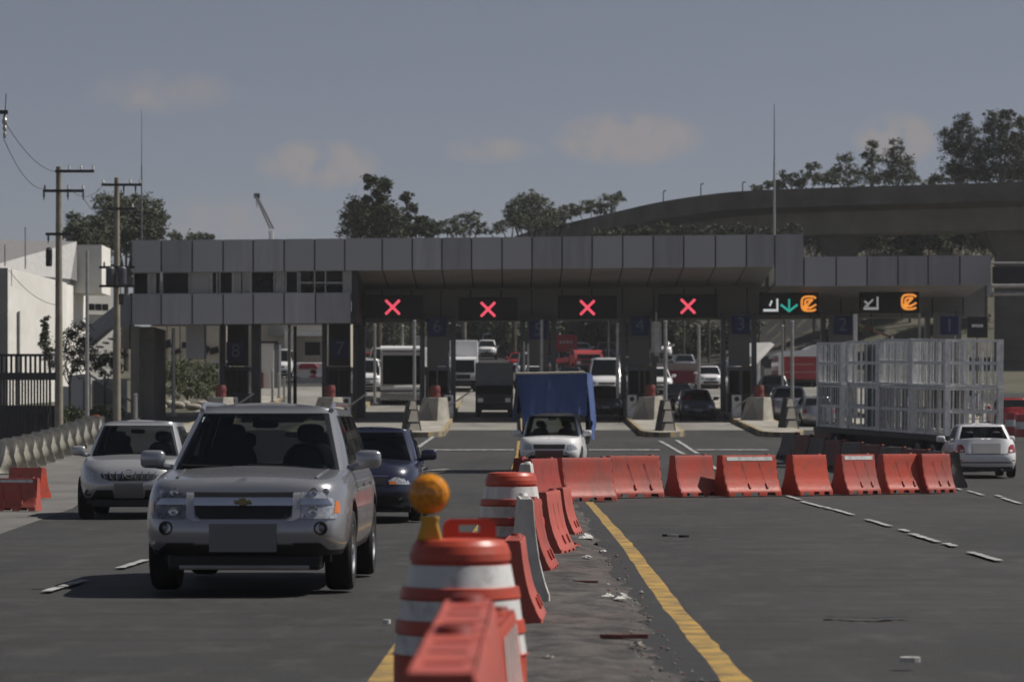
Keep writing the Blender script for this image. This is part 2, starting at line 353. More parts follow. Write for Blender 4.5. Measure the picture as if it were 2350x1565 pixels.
# white dashes
i = 0
for (x0, y0, x1, y1) in ((105,1357,192,1331),(275,1303,336,1284),(2226,1266,2292,1286),(2092,1224,2152,1243),(1990,1191,2042,1207),(1912,1168,1958,1181),(1840,1150,1888,1163),(1806,1137,1836,1146),
                         (2170,1246,2192,1253),(2068,1214,2084,1219),(1893,1163,1908,1168), (2300,1142,2342,1155),(2222,1126,2256,1136),(2190,1118,2206,1124),(2286,1136,2298,1140)):
    ribbon('lane_dash', M['white_paint'], [GP(x0,y0), GP(x1,y1)], .10, .0055, .010, 8, i); i += 1
# stop line in front of the islands and the diverging lines at each island nose
ribbon_y = D(1033)
for (xa, xb) in ((985,1180),(1352,1515),(1600,1765)):
    b = MB(); a_, c_ = PX(xa, ribbon_y), PX(xb, ribbon_y)
    b.grid([[(a_+(c_-a_)*k/12, ribbon_y+dy, gz(ribbon_y+dy)+.0055) for k in range(13)] for dy in (0, .9)], smooth=False); struct(b.build('stop_line', M['white_paint']))
for (x0,y0,x1,y1) in ((1515,1012,1570,1042),(1553,1010,1600,1040),(1600,1044,1648,1078),(1000,996,960,1026),(960,1030,925,1052)):
    ribbon('nose_line', M['white_paint'], [GP(x0,y0), GP(x1,y1)], .16, .0055, .01, 8, 4)
# arrow painted on the left carriageway
a0 = GP(1000,1078); b = MB()
b.add([(a0.x-.25,a0.y-1.2,.0055+gz(a0.y)),(a0.x+.35,a0.y+2.2,.0055+gz(a0.y)),(a0.x+.55,a0.y+2.2,.0055+gz(a0.y)),(a0.x+.1,a0.y-1.2,.0055+gz(a0.y))], [(0,1,2,3)])
b.add([(a0.x+.0,a0.y+1.6,.0055+gz(a0.y)),(a0.x+.5,a0.y+4.0,.0055+gz(a0.y)),(a0.x+.8,a0.y+1.6,.0055+gz(a0.y))], [(0,1,2)])
struct(b.build('road_arrow', M['white_paint']))

# loose gravel on the median: more than anyone could count
rnd = random.Random(17); b = MB()
for _ in range(800):
    k = rnd.random()*(len(ept)-1); i = min(int(k), len(ept)-2); p = ept[i].lerp(ept[i+1], k-i); xl = -.20+(p.y-15)*.004
    f = rnd.random()**.6; x = xl+(p.x+.12-xl)*f; r = rnd.uniform(.006, .018)*(1 if rnd.random() < .93 else 1.8); z = .028
    vs = [(x+r*rnd.uniform(.6,1.2)*a, p.y+r*rnd.uniform(.6,1.2)*c, z+r*rnd.uniform(.3,.8)*e) for a, c, e in ((1,0,0),(0,1,0),(-1,0,0),(0,-1,0),(0,0,1),(0,0,-1))]
    b.add(vs, [(0,1,4),(1,2,4),(2,3,4),(3,0,4),(1,0,5),(2,1,5),(3,2,5),(0,3,5)], rnd.choice((0,0,1,2)))
go = b.build('gravel', [M['dark_concrete'], M['brown'], M['concrete']]); tag(go, 'loose gravel and grit scattered over the rubble median', 'gravel', kind='stuff')
# tar crack lines and a sawn joint across the right carriageway
def crack(name, pts, wid, m, seed):
    rr = random.Random(seed); q = []
    for a, c in zip(pts, pts[1:]):
        for k in range(8): p = a.lerp(c, k/8); q.append(Vector((p.x+rr.uniform(-.03,.03), p.y+rr.uniform(-.06,.06), 0)))
    b = MB(); L_, R_ = [], []
    for k, p in enumerate(q):
        t = (q[min(k+1,len(q)-1)]-q[max(k-1,0)]).normalized(); nn = Vector((-t.y,t.x,0))*wid*rr.uniform(.6,1.3)/2
        for o_, s_ in ((L_,1),(R_,-1)): v = p+nn*s_; o_.append((v.x, v.y, gz(v.y)+.006))
    b.grid([L_, R_], smooth=False); struct(b.build(name, m))
M['patch'] = mat('grey_crack_filler', (.055,.054,.052), .9, scale=4, col2=(.030,.030,.030))
M['tar'] = mat('tar', (.010,.010,.0105), .6)
crack('tar_crack', [GP(1900,1415), GP(2000,1420), GP(2095,1414)], .07, M['tar'], 2)
# ================================================================ toll canopy
TILT = .0092
def tl(x): return TILT*x
DF = 150.0                                           # front plane of the fascias
def X0(px, d=DF): return PX(px, d)
canopy = thing('toll_canopy', 'long grey panelled toll plaza canopy over all the lanes', 'toll plaza', (0, DF, 0))
prn = random.Random(4)
def panel_row(name, edges, ztop, zbot, y0, y1, mats, parent, tilt=True, joint=.07):
    """row of cladding panels with open joints before a dark backing"""
    b = MB()
    for a, c in zip(edges, edges[1:]):
        t0, t1 = tl(a), tl(c)
        vs = [(a+joint/2,y0,zbot+t0),(c-joint/2,y0,zbot+t1),(c-joint/2,y0,ztop+t1),(a+joint/2,y0,ztop+t0),(a+joint/2,y1,zbot+t0),(c-joint/2,y1,zbot+t1),(c-joint/2,y1,ztop+t1),(a+joint/2,y1,ztop+t0)]
        b.add(vs, [(0,1,2,3),(4,7,6,5),(0,4,5,1),(3,2,6,7),(0,3,7,4),(1,5,6,2)], prn.choice((0,0,2,3)))
    a, c = edges[0]+.02, edges[-1]-.02; e = .03
    vs = [(a,y0+.05,zbot+e+tl(a)),(c,y0+.05,zbot+e+tl(c)),(c,y0+.05,ztop-e+tl(c)),(a,y0+.05,ztop-e+tl(a)),(a,y1+.3,zbot+e+tl(a)),(c,y1+.3,zbot+e+tl(c)),(c,y1+.3,ztop-e+tl(c)),(a,y1+.3,ztop-e+tl(a))]
    b.add(vs, [(0,1,2,3),(4,7,6,5),(0,4,5,1),(3,2,6,7),(0,3,7,4),(1,5,6,2)], 1)
    return b.build(name, mats, parent)
ZU1, ZU0 = PZ(544, DF), PZ(617.5, DF)
e1 = [X0(p) for p in (302,370,441,512,581,652,722,791)] + [X0(p) for p in (877,946,1014,1082,1152,1221,1290,1359,1429,1499,1569,1642,1713,1778)]
panel_row('upper_fascia', e1, ZU1, ZU0, 0, .12, [M['panel'], M['panel_joint'], M['panel0'], M['panel1']], canopy)
panel_row('end_fascia', [X0(1778), X0(1845)], ZU1, PZ(661.5, DF), 0, .12, [M['panel'], M['panel_joint'], M['panel0'], M['panel1']], canopy)
e2 = [X0(p) for p in (1845,1919,1990,2061,2130,2203,2275)]
panel_row('right_fascia', e2, PZ(596, DF), PZ(663.5, DF), 0, .12, [M['panel'], M['panel_joint'], M['panel0'], M['panel1']], canopy)
ZL1, ZL0 = PZ(668, DF), PZ(737.5, DF)
e3 = [X0(p) for p in (302,370,441,512,581,652,724,806)]
panel_row('lower_fascia', e3, ZL1, ZL0, 0, .12, [M['panel'], M['panel_joint'], M['panel0'], M['panel1']], canopy)
# roof slab, soffit, header
b = MB(); xa, xb, xc = X0(300), X0(1845), X0(2275)
def slab(b, x0, x1, y0, y1, z0, z1, mi=0, zb0=None, zb1=None):
    zb0 = z0 if zb0 is None else zb0; zb1 = z1 if zb1 is None else zb1
    vs = [(x0,y0,z0+tl(x0)),(x1,y0,z0+tl(x1)),(x1,y0,z1+tl(x1)),(x0,y0,z1+tl(x0)),(x0,y1,zb0+tl(x0)),(x1,y1,zb0+tl(x1)),(x1,y1,zb1+tl(x1)),(x0,y1,zb1+tl(x0))]
    b.add(vs, [(0,1,2,3),(4,7,6,5),(0,4,5,1),(3,2,6,7),(0,3,7,4),(1,5,6,2)], mi)
slab(b, xa+.05, xb-.05, .5, 13, ZU0+1.0, ZU1-.35); slab(b, xb-.05, xc-.05, .5, 13, PZ(650, DF)+.3, PZ(596, DF)-.2)
b.build('roof_slab', M['dark_concrete'], canopy)
panel_row('rear_fascia', [xa+2*k for k in range(0, int((xb-xa)/2)+1)], ZU1, ZU0-.6, 13.0, 13.12, [M['panel'], M['panel_joint'], M['panel0'], M['panel1']], canopy)
b = MB(); xm = X0(808); zs1 = PZ(663, 158)                # sloping soffit strips with joints
sx = [xm] + [x for x in e1 if x > xm+.3]
for a, c in zip(sx, sx[1:]): slab(b, a+.03, c-.03, .45, 8, ZU0+.02, ZU0+.07, 0, zs1, zs1+.06)
slab(b, xm, sx[-1], .46, 8.05, ZU0+.09, ZU0+.13, 1, zs1+.08, zs1+.12)
b.build('soffit', [M['soffit'], M['panel_joint']], canopy)
b = MB(); zr = PZ(665, DF)
slab(b, X0(1778), xc-.05, .45, 8, zr+.1, zr+.2, 0, zr-.25, zr-.15); b.build('right_soffit', M['header'], canopy)
b = MB(); zh0 = PZ(737, 158)
hx = [PX(p, 158) for p in (808,876,944,1012,1080,1150,1220,1290,1358,1428,1500,1570,1642,1715,1790,1860,1930,2000,2070,2140,2210,2262)]
for a, c in zip(hx, hx[1:]): slab(b, a+.03, c-.03, 8.0, 8.3, zh0, zs1+.01)
slab(b, hx[0], hx[-1], 8.08, 10.5, zh0+.05, zs1-.02, 1)
b.build('header_wall', [M['header'], M['panel_joint']], canopy)
# left two-storey part: window band, floor slab
b = MB(); zw1, zw0 = ZU0+.02, ZL1-.0
xw0, xw1 = X0(304), X0(806)
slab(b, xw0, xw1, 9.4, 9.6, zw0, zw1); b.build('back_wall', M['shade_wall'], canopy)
b = MB(); slab(b, xw0, xw1, .5, 9.6, ZL0+.25, ZL0+.55); b.build('floor_slab', M['header'], canopy)
def window_unit(px0, px1, kind):
    x0, x1 = X0(px0), X0(px1); zt = tl((x0+x1)/2); f = MB()
    f.span(x0, x0+.06, .22, .34, zw0+zt, zw1+zt); f.span(x1-.06, x1, .22, .34, zw0+zt, zw1+zt)
    f.span(x0+.06, x1-.06, .22, .34, zw0+zt, zw0+.05+zt); f.span(x0+.06, x1-.06, .22, .34, zw1-.05+zt, zw1+zt)
    wo = f.build('window', M['galv'], canopy)
    g = MB(); g.span(x0+.06, x1-.06, .27, .29, zw0+.05+zt, zw1-.05+zt)
    g.build('pane', M['blind'] if kind == 'b' else M['window'], wo)
for w_ in ((304,340,'d'),(340,354,'b'),(354,368,'d'),(370,434,'d'),(436,484,'b'),(484,498,'d'),(502,534,'d'),(534,552,'b'),(556,574,'b'),(574,630,'d'),(632,652,'b'),(654,684,'d'),(790,806,'b')): window_unit(*w_)
# the airy end bay: see-through window with mullions and a counter behind
f = MB(); x0, x1 = X0(686), X0(788); zt = tl((x0+x1)/2)
for px in (686,720,745,786): f.span(X0(px), X0(px)+.06, .22, .34, zw0+zt, zw1+zt)
f.span(x0, x1, .345, .42, (zw0+zw1)/2-.08+zt, (zw0+zw1)/2+.0+zt); f.build('window', M['galv'], canopy)
f = MB(); f.span(x0+.1, x1-.1, 3.0, 3.6, zw0+zt, zw0+.45+zt); f.build('counter', M['steel_dark'], canopy)
f = MB(); f.span(x0+.1, x1-.1, 8.9, 9.2, zw0+.55+zt, zw1-.25+zt); f.build('bright_panel', M['white_wall'], canopy)
# piers at the left end
b = MB(); b.span(X0(299), X0(318), .1, 1.0, 1.5, ZL0-.06+tl(X0(305))); b.span(X0(312), X0(346), 1.05, 6.5, 1.5, ZL0-.06+tl(X0(305))); b.build('pier', M['dark_concrete'], canopy)
b = MB(); b.span(X0(570), X0(588), 2.0, 3.0, 1.5, ZL0+.2); b.build('pier', M['steel_dark'], canopy)
b = MB(); b.span(X0(808), X0(826), 5.0, 6.0, 1.5, zh0+.2); b.build('pier', M['steel_dark'], canopy)
b = MB(); b.span(X0(806), X0(806)+.3, .35, 8.6, ZL0+tl(X0(806)), ZU0+tl(X0(806))); b.build('side_wall', M['steel_dark'], canopy)
# hanging grey duct under the left part
b = MB(); b.span(X0(416), X0(458), 2.2, 3.4, PZ(822, 152), ZL0-.02); d_ = b.build('ventilation_duct', M['panel'], None, (0, DF, 0)); tag(d_, 'grey box duct hanging under the left end of the canopy', 'duct')

# ================================================================ islands, booths
LX = {8:-14.15, 7:-8.9, 6:-3.84, 5:1.35, 4:6.55, 3:11.72, 2:16.9, 1:22.3}
ORD = {8:'leftmost', 7:'second from the left', 6:'third from the left', 5:'behind the blue truck', 4:'marked 4', 3:'marked 3', 2:'marked 2', 1:'marked 1'}
def island(n):
    x = LX[n]; y0 = 131.0; t = thing('toll_island', {8:'concrete toll island of lane 8 at the far left',7:'concrete toll island between the bus and lane 8',6:'concrete toll island left of the dark box truck',5:'concrete toll island hidden behind the blue tarpaulin truck',4:'concrete toll island with striped kerb under sign 4',3:'concrete toll island with striped kerb under sign 3',2:'concrete toll island under sign 2 behind the cages',1:'concrete toll island under sign 1 at the right end'}[n], 'toll island', (x, y0, 0), 0, 'toll islands')
    hw = .95; out = []
    for k in range(13):
        a = math.pi*k/12; out.append((-hw*math.cos(a), 1.6-1.9*math.sin(a)))
    ys = [4, 8, 12, 16, 20, 24, 27, 30, 36, 42, 48]
    L = [(-hw, y) for y in ys]; Rr = [(hw, y) for y in ys]
    ring = L[::-1]+out+Rr
    def zat(y): return gz(y0+y)
    b = MB(); n_ = len(ring)
    inner = [(px_*.84, py_+(.15 if py_ < 1.6 else 0)) for px_, py_ in ring]
    for k in range(n_-1):
        (ax, ay), (bx_, by) = ring[k], ring[k+1]
        st = 1+int((k) % 2)                       # yellow and black blocks
        b.add([(ax,ay,zat(ay)-.05),(bx_,by,zat(by)-.05),(bx_,by,zat(by)+.2),(ax,ay,zat(ay)+.2)], [(0,1,2,3)], st-1)
        (cx_, cy_), (dx_, dy_) = inner[k], inner[k+1]
        b.add([(ax,ay,zat(ay)+.2),(bx_,by,zat(by)+.2),(dx_,dy_,zat(dy_)+.2),(cx_,cy_,zat(cy_)+.2)], [(0,1,2,3)], 0)
    b.build('kerb', [M['yellow_kerb'], M['dark_concrete']], t)
    b = MB(); m_ = len(inner)//2
    rows = [[(inner[k][0], inner[k][1], zat(inner[k][1])+.202), (inner[n_-1-k][0], inner[n_-1-k][1], zat(inner[n_-1-k][1])+.202)] for k in range(m_+1)]
    b.grid(rows, smooth=False); b.build('island_top', M['pale_concrete'], t)
    return t
for n in LX: island(n)

def booth(n):
    x = LX[n]; y = 156.5; z = gz(y)+.2; H_ = zh0-z+tl(x)
    if n >= 7: H_ = min(H_, ZL0-z+tl(x)+.02)
    t = thing('toll_booth', {8:'dark toll booth numbered 8 under the two-storey part',7:'dark toll booth left of the white bus',6:'dark toll booth with dim sign 6, left of the dark truck',5:'toll booth with sign 5 behind the blue tarpaulin truck',4:'toll booth under blue sign 4',3:'toll booth under blue sign 3',2:'toll booth under blue sign 2',1:'toll booth under dim blue sign 1'}[n], 'toll booth', (x, y, z), 0, 'toll booths')
    for s in (-1, 1):
        b = MB(); b.span(s*.80-.13, s*.80+.13, 1.2, 1.5, 0, H_+.3); b.build('column', M['steel_grey'], t)
    b = MB(); b.span(-.62, .62, .2, 3.2, 0, 1.0); b.build('lower_panel', M['steel_dark'], t, bevel=.02)
    b = MB()
    for sx_ in (-.58, .58):
        for sy in (.24, 3.16): b.span(sx_-.04, sx_+.04, sy-.04, sy+.04, 1.0, 2.15)
    b.span(-.62, .62, .2, 3.2, 2.15, 2.35); b.span(-.04, .04, .2, .27, 1.0, 2.15)
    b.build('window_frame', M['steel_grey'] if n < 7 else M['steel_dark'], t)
    g = MB(); g.span(-.54, .54, .225, .24, 1.0, 2.15); g.span(-.54, .54, 3.14, 3.155, 1.0, 2.15)
    g.span(-.59, -.575, .28, 3.12, 1.0, 2.15); g.span(.575, .59, .28, 3.12, 1.0, 2.15); g.build('booth_glass', M['window'], t)
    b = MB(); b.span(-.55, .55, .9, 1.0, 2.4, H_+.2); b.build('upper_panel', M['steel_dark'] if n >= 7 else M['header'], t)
    if n in (6, 5, 4, 3):                              # yellow door frame
        f = MB(); dx = .28 if n in (4,) else -.45 if n == 6 else .1
        f.span(dx-.05, dx, .05, .1, 0, 2.4); f.span(dx+.42, dx+.47, .05, .1, 0, 2.4); f.span(dx, dx+.42, .05, .1, 2.34, 2.4); f.build('door_frame', M['yellow_kerb'], t)
    return t
BOOTH = {n: booth(n) for n in LX}
SZ = {8: 806, 7: 800, 6: 750, 5: 757, 4: 748, 3: 745, 2: 746, 1: 747}
for n in LX:
    d = 156.2; zc = PZ(SZ[n], d); dx = {8:0,7:.1,6:0,5:0,4:0,3:0,2:.05,1:.1}[n]
    t = thing('lane_number_sign', {8:'dark blue sign with the number 8 on the left booth',7:'dim dark sign with the number 7 left of the bus',6:'dim blue sign with the number 6 beside the second red cross',5:'blue sign with the number 5 above the blue truck',4:'blue sign with the number 4',3:'blue sign with the number 3',2:'blue sign with the number 2 right of the green arrow',1:'dim blue sign with the number 1 above the cages'}[n], 'sign', (LX[n]+dx, d, zc), 0, 'lane number signs')
    b = MB(); b.span(-.47, .47, 0, .08, -.48, .48); b.build('sign_panel', M['blue_sign'], t, bevel=.02)
    text_mesh('numeral', str(n), .95, M['sign_text'], t, (0, -.008, -.0))
    b = MB(); b.span(-.06, .06, .082, .5, -.3, .3); b.build('bracket', M['steel_dark'], t)

# overhead lane signals
def vms(px, py, label, kind):
    d = 154.5; k = d/F; w_, h_ = 136*k, 52*k
    t = thing('lane_signal', label, 'lane signal', (PX(px, d), d, PZ(py, d)), 0, 'overhead lane signals')
    b = MB(); b.span(-w_/2, w_/2, .0, .35, -h_/2, h_/2)
    b.span(-w_/2, w_/2, -.12, -.002, h_/2-.03, h_/2+.03); b.build('housing', M['led_black'], t, bevel=.02)
    b = MB(); b.span(-.9, -.8, .36, 3.4, .1, .2); b.span(.8, .9, .36, 3.4, .1, .2); b.build('bracket', M['steel_dark'], t)
    if kind[0] == 'x':
        b = MB(); xo = kind[1]*k; L = .52*1.0*1.9
        for a in (45, -45): b.box((xo, -.012 if a > 0 else -.018, 0), (L*1.02, .02, .125), 0, 0, 0, R(a))
        b.build('red_cross', M['led_red'], t)
    else:
        xo = -43*k; b = MB()                             # white pictogram: hand above a bar
        b.span(xo-.36, xo+.40, -.02, -.002, -.40, -.27); b.span(xo+.30, xo+.40, -.02, -.002, -.27, .26)
        b.lathe([(0,-.02),(.14,-.02),(.14,0)], 12, M=Matrix.Translation((xo+.16,-.005,.26)) @ Matrix.Rotation(R(90), 4, 'X'), smooth=False)
        b.box((xo+.02,-.012,.02), (.30,.02,.09), 0, 0, 0, R(-45) if kind[1] else R(-70))
        if kind[1]: b.box((xo-.2,-.012,-.05), (.3,.02,.1), 0, 0, 0, R(40)); b.box((xo-.2,-.012,-.2), (.22,.02,.08), 0, 0, 0, R(-10))
        b.build('white_pictogram', M['led_white'] if not kind[1] else mat('dim_led', (.4,.4,.41), .5, emit=.5), t)
        if not kind[1]:
            b = MB(); xo = 0
            b.span(xo-.045, xo+.045, -.02, -.002, -.26, .24)
            for s in (-1, 1): b.box((xo+s*.20,-.014-.003*s,-.22), (.56,.02,.11), 0, 0, 0, R(-38*s))
            b.build('green_arrow', M['led_green'], t)
        xo = 46*k; b = MB(); pts = []                    # amber badge: swirling ring with a bent bar
        rr = .40
        for a0, a1, r_ in ((35, 330, .36), (60, 300, .2)):
            P_ = [Vector((xo+r_*1.05*math.copysign(abs(math.cos(R(a)))**.6, math.cos(R(a))), -.012, r_*math.copysign(abs(math.sin(R(a)))**.6, math.sin(R(a))))) for a in range(a0, a1+1, 12)]
            b.path(P_, .062, 6)
        b.box((xo-.02,-.012,.02), (.58,.03,.13), 0, 0, 0, R(-48)); b.box((xo+.18,-.014,-.14), (.4,.02,.1), 0, 0, 0, R(-30)); b.box((xo-.22,-.014,-.2), (.24,.02,.2), 0, 0, 0, 0)
        b.build('amber_badge', M['led_amber'], t)
    return t
vms(905, 705, 'black overhead signal with a red cross, nearest the office windows', ('x', -4))
vms(1120, 710, 'black overhead signal with a red cross above the dark box truck', ('x', 0))
vms(1348, 706, 'black overhead signal with a red cross between signs 5 and 4', ('x', 0))
vms(1579, 703, 'black overhead signal with a red cross between signs 4 and 3', ('x', 0))
vms(1811, 697, 'black overhead signal showing a green arrow and an amber badge', ('a', False))
vms(2041, 693, 'black overhead signal with an amber badge but no arrow', ('a', True))

# crash blocks with red drums, striped noses, white posts
def crash_block(n, x, y, label, h=1.1):
    z = gz(y)+.2; t = thing('crash_block', label, 'concrete block', (x, y, z), R(-30), 'concrete crash blocks on the islands')
    b = MB(); lo = [(-.62,-.6),(.62,-.6),(.62,.6),(-.62,.6)]; hi = [(-.42,-.22),(.46,-.22),(.46,.6),(-.42,.6)]
    b.add([(a,c,-.05) for a, c in lo]+[(a,c,h) for a, c in hi], [(0,1,5,4),(1,2,6,5),(2,3,7,6),(3,0,4,7),(4,5,6,7)]); b.build('block', M['pale_concrete'], t, bevel=.03)
    b = MB(); b.add([(-.5,-.604,.0),(.30,-.604,.0),(-.08,-.29,h*.82)], [(0,1,2)]); b.build('shade_triangle', M['concrete'], t, (0,-.02,0))  # shade of the front face, put in as a darker triangle
    t2 = thing('red_drum', label.replace('concrete crash block', 'small red drum on the crash block'), 'drum', (x+.1, y+.2, z+h), 0, 'red drums on the crash blocks')
    b = MB(); b.lathe([(0,.0),(.24,0),(.27,.05),(.25,.2),(.27,.35),(.25,.5),(.23,.56),(0,.56)], 16); b.build('drum_body', mat('dull_red_drum', (.16,.025,.022), .6), t2)
    b = MB(); b.lathe([(0,.565),(.2,.565),(.2,.6),(0,.61)], 16); b.build('lid', M['plastic'], t2)
for n, yy, lb in ((8,146.5,'concrete crash block behind the silver sport utility roof, left'),(7,146.5,'concrete crash block behind the silver sport utility roof, right'),(6,146,'concrete crash block left of the dark box truck'),(4,147.5,'concrete crash block under sign 4'),(3,146.5,'concrete crash block under sign 3')):
    crash_block(n, LX[n]+.05, yy, lb)
def nose(x, y, label, w_=.75, h=1.55):
    z = gz(y); t = thing('nose_marker', label, 'marker', (x, y, z), R(18), 'striped nose markers')
    b = MB(); b.add([(-w_/2,0,0),(w_/2,0,0),(w_*.25,.3,h),(-w_*.25,.3,h),(-w_/2,.9,0),(w_/2,.9,0),(w_*.25,.6,h),(-w_*.25,.6,h)], [(0,1,2,3),(4,7,6,5),(0,3,7,4),(1,5,6,2),(3,2,6,7)])
    b.build('shell', M['black_paint'], t, bevel=.02)
    b = MB()
    def q(u, z): return (u, .3*z/h-.0, z)
    for lo, hi in ((.04,.52),(.60,1.08),(1.14,h-.06)):
        wl, wh = w_/2-(w_*.25)*lo/h-.05, w_/2-(w_*.25)*hi/h-.05
        b.add([q(-wl,lo),q(wl*.9,lo+.0),q(wh*.9,hi),q(-wh*.5,hi)], [(0,1,2,3)])
    b.build('white_stripes', M['pale_concrete'], t, (0,-.03,0))
nose(PX(952,133)+.0, 132.2, 'black and white nose marker on the island behind the navy car')
nose(PX(1533,133), 132.2, 'black and white nose marker on the island under sign 4')
nose(PX(1818,136), 136, 'black and white nose marker left of the cage truck')
def post(px, d, ytop, label, r=.06, m='galv', ybase=None):
    g_ = gz(d)+(.2 if d > 130 else 0); t = PZ(ytop, d); b = MB(); b.tube((0,0,0), (0,0,t-g_), r, r*.9, 8); b.tube((0,0,0), (0,0,.06), r*2.2, r*2.2, 8); b.tube((0,0,t-g_), (0,0,t-g_+.04), r*1.3, r*.6, 8)
    return tag(b.build('post', M[m], None, (PX(px, d), d, g_)), label, 'post', 'steel posts at the toll lanes')
post(951,134,737,'slim white post on the nose behind the navy car', .075)
post(1527,134,738,'tall pale post rising from the striped nose under sign 4', .085)
post(1818,138,738,'tall pale post left of the cage truck', .085)
post(1243,150,735,'white post before sign 5', .08)
post(1417,152,742,'white post right of the black pickup', .085)
post(1604,175,748,'white post between the slate saloon and sign 4', .09)
post(1796,165,748,'thinner pale post beside the tall one left of the cages', .07)
post(1963,150,722,'cream post beside sign 2', .12, 'white_steel')
post(2110,152,720,'cream post right of the last amber badge', .07)
post(860,168,745,'grey post left of the bus', .08, 'galv'); post(924,172,748,'grey post behind the bus roof', .06, 'galv')
post(664,158,748,'white post in the gap left of booth 7', .10); post(677,161,750,'dark post beside the white one in the left gap', .10, 'steel_dark')
post(398,152,755,'grey post before the bushes under the left canopy', .09, 'galv'); post(507,158,752,'pale post beside booth 8', .12)
post(311,147,905,'short pale bollard post beside the left pier', .10)
post(1212,150,790,'grey post left of sign 5', .06, 'galv'); post(1203,150,785,'second grey post left of sign 5', .06, 'galv')
for k, (px, d) in enumerate(((625,170),(640,176),(652,170))): post(px, d, 850+8*k, ['short pale post left of the white one in the gap','short grey post among three in the left gap','short post nearest the tall white one in the left gap'][k], .07, 'galv')
# barrier-arm cabinets
def cabinet(px, d, label, h=1.1, w_=.45):
    g_ = gz(d)+.2; t = thing('barrier_cabinet', label, 'cabinet', (PX(px,d), d, g_), 0, 'barrier cabinets on the islands')
    b = MB(); b.span(-w_/2, w_/2, -.2, .2, 0, h); b.build('cabinet_body', M['white_steel'], t, bevel=.03)
    b = MB(); b.tube((0,-.25,h-.2), (0,-.21,h-.2), .12, .12, 12); b.build('reader', M['plastic'], t)
    b = MB(); b.box((.5,-.23,h*.8), (1.3,.04,.08), 0, 0, 0, R(-35)); b.build('arm', M['galv'], t)
cabinet(1030,150,'small white barrier cabinet left of the dark box truck'); cabinet(1450,150,'small white barrier cabinet left of the crash block under sign 4'); cabinet(1690,150,'small white barrier cabinet left of the crash block under sign 3')
cabinet(795,150,'small white barrier cabinet left of the bus', 1.0); cabinet(535,150,'small white barrier cabinet before booth 8', 1.0)
# long white sign tube and lattice at lane 4, gantry pipes at the right
b = MB(); b.tube((0,0,0),(0,0,-1.6), .27, .27, 14); b.tube((0,0,0),(0,0,.5), .05, .05, 8); b.tube((0,0,-1.6),(0,0,-1.75), .12,.12,10)
tag(b.build('hanging_lamp', M['white_steel'], None, (PX(1506,156), 156, PZ(738,156))), 'white cylinder hanging beside booth 4', 'lamp')
t = thing('gantry', 'grey pipe gantry at the right edge beyond sign 1', 'gantry', (PX(2270,148), 148, gz(148)))
zb = gz(148)
for k, yy in enumerate((604, 656, 674)):
    b = MB(); b.tube((0 if k else .1,0,PZ(yy,148)-zb), (6,0,PZ(yy,148)-zb), .09 if k else .06, None, 8); b.build('rail', M['galv'], t)
b = MB(); b.span(2.2, 3.0, .3, 1.3, 0, PZ(560,148)-zb); b.build('column', M['steel_dark'], t)
b = MB(); b.span(.2, 2.6, .12, .3, PZ(650,148)-zb, PZ(612,148)-zb); b.build('sign_back', M['steel_dark'], t)
b = MB(); b.span(-.1,.1,-.1,.1,PZ(680,148)-zb,PZ(650,148)-zb); b.build('clamp', M['galv'], t)
t = thing('wrong_way_sign', 'dark square sign with a white bar right of sign 1', 'sign', (PX(2243,150), 150, gz(150)))
b = MB(); b.span(-.5,.5,0,.06,PZ(775,150)-gz(150),PZ(727,150)-gz(150)); b.build('sign_panel', M['steel_dark'], t)
b = MB(); b.span(-.28,.28,-.012,-.002,PZ(751,150)-gz(150),PZ(744,150)-gz(150)); b.build('white_bar', M['white_steel'], t)
b = MB(); b.tube((0,.09,0),(0,.09,PZ(730,150)-gz(150)),.05); b.build('pole', M['steel_grey'], t)

t = thing('boom_gate', 'yellow and red barrier arm sloping down right of sign 2', 'boom gate', (PX(1963,150.3), 150.3, PZ(742,150.3)))
for k in range(4):
    f0, f1 = k/4, (k+1)/4; v = Vector((PX(2045,150.3)-PX(1963,150.3), 0, PZ(774,150.3)-PZ(742,150.3))); b = MB(); b.tube(v*f0, v*f1, .075-.008*k, .067-.008*k, 8); b.build('arm_section', M['yellow_kerb' if k % 2 == 0 else 'brown'], t)
b = MB(); blob_ = Vector((PX(2045,150.3)-PX(1963,150.3), 0, PZ(774,150.3)-PZ(742,150.3))); b.tube(blob_, blob_+Vector((.12,0,-.05)), .09, .07, 8); b.build('arm_tip', M['white_steel'], t)
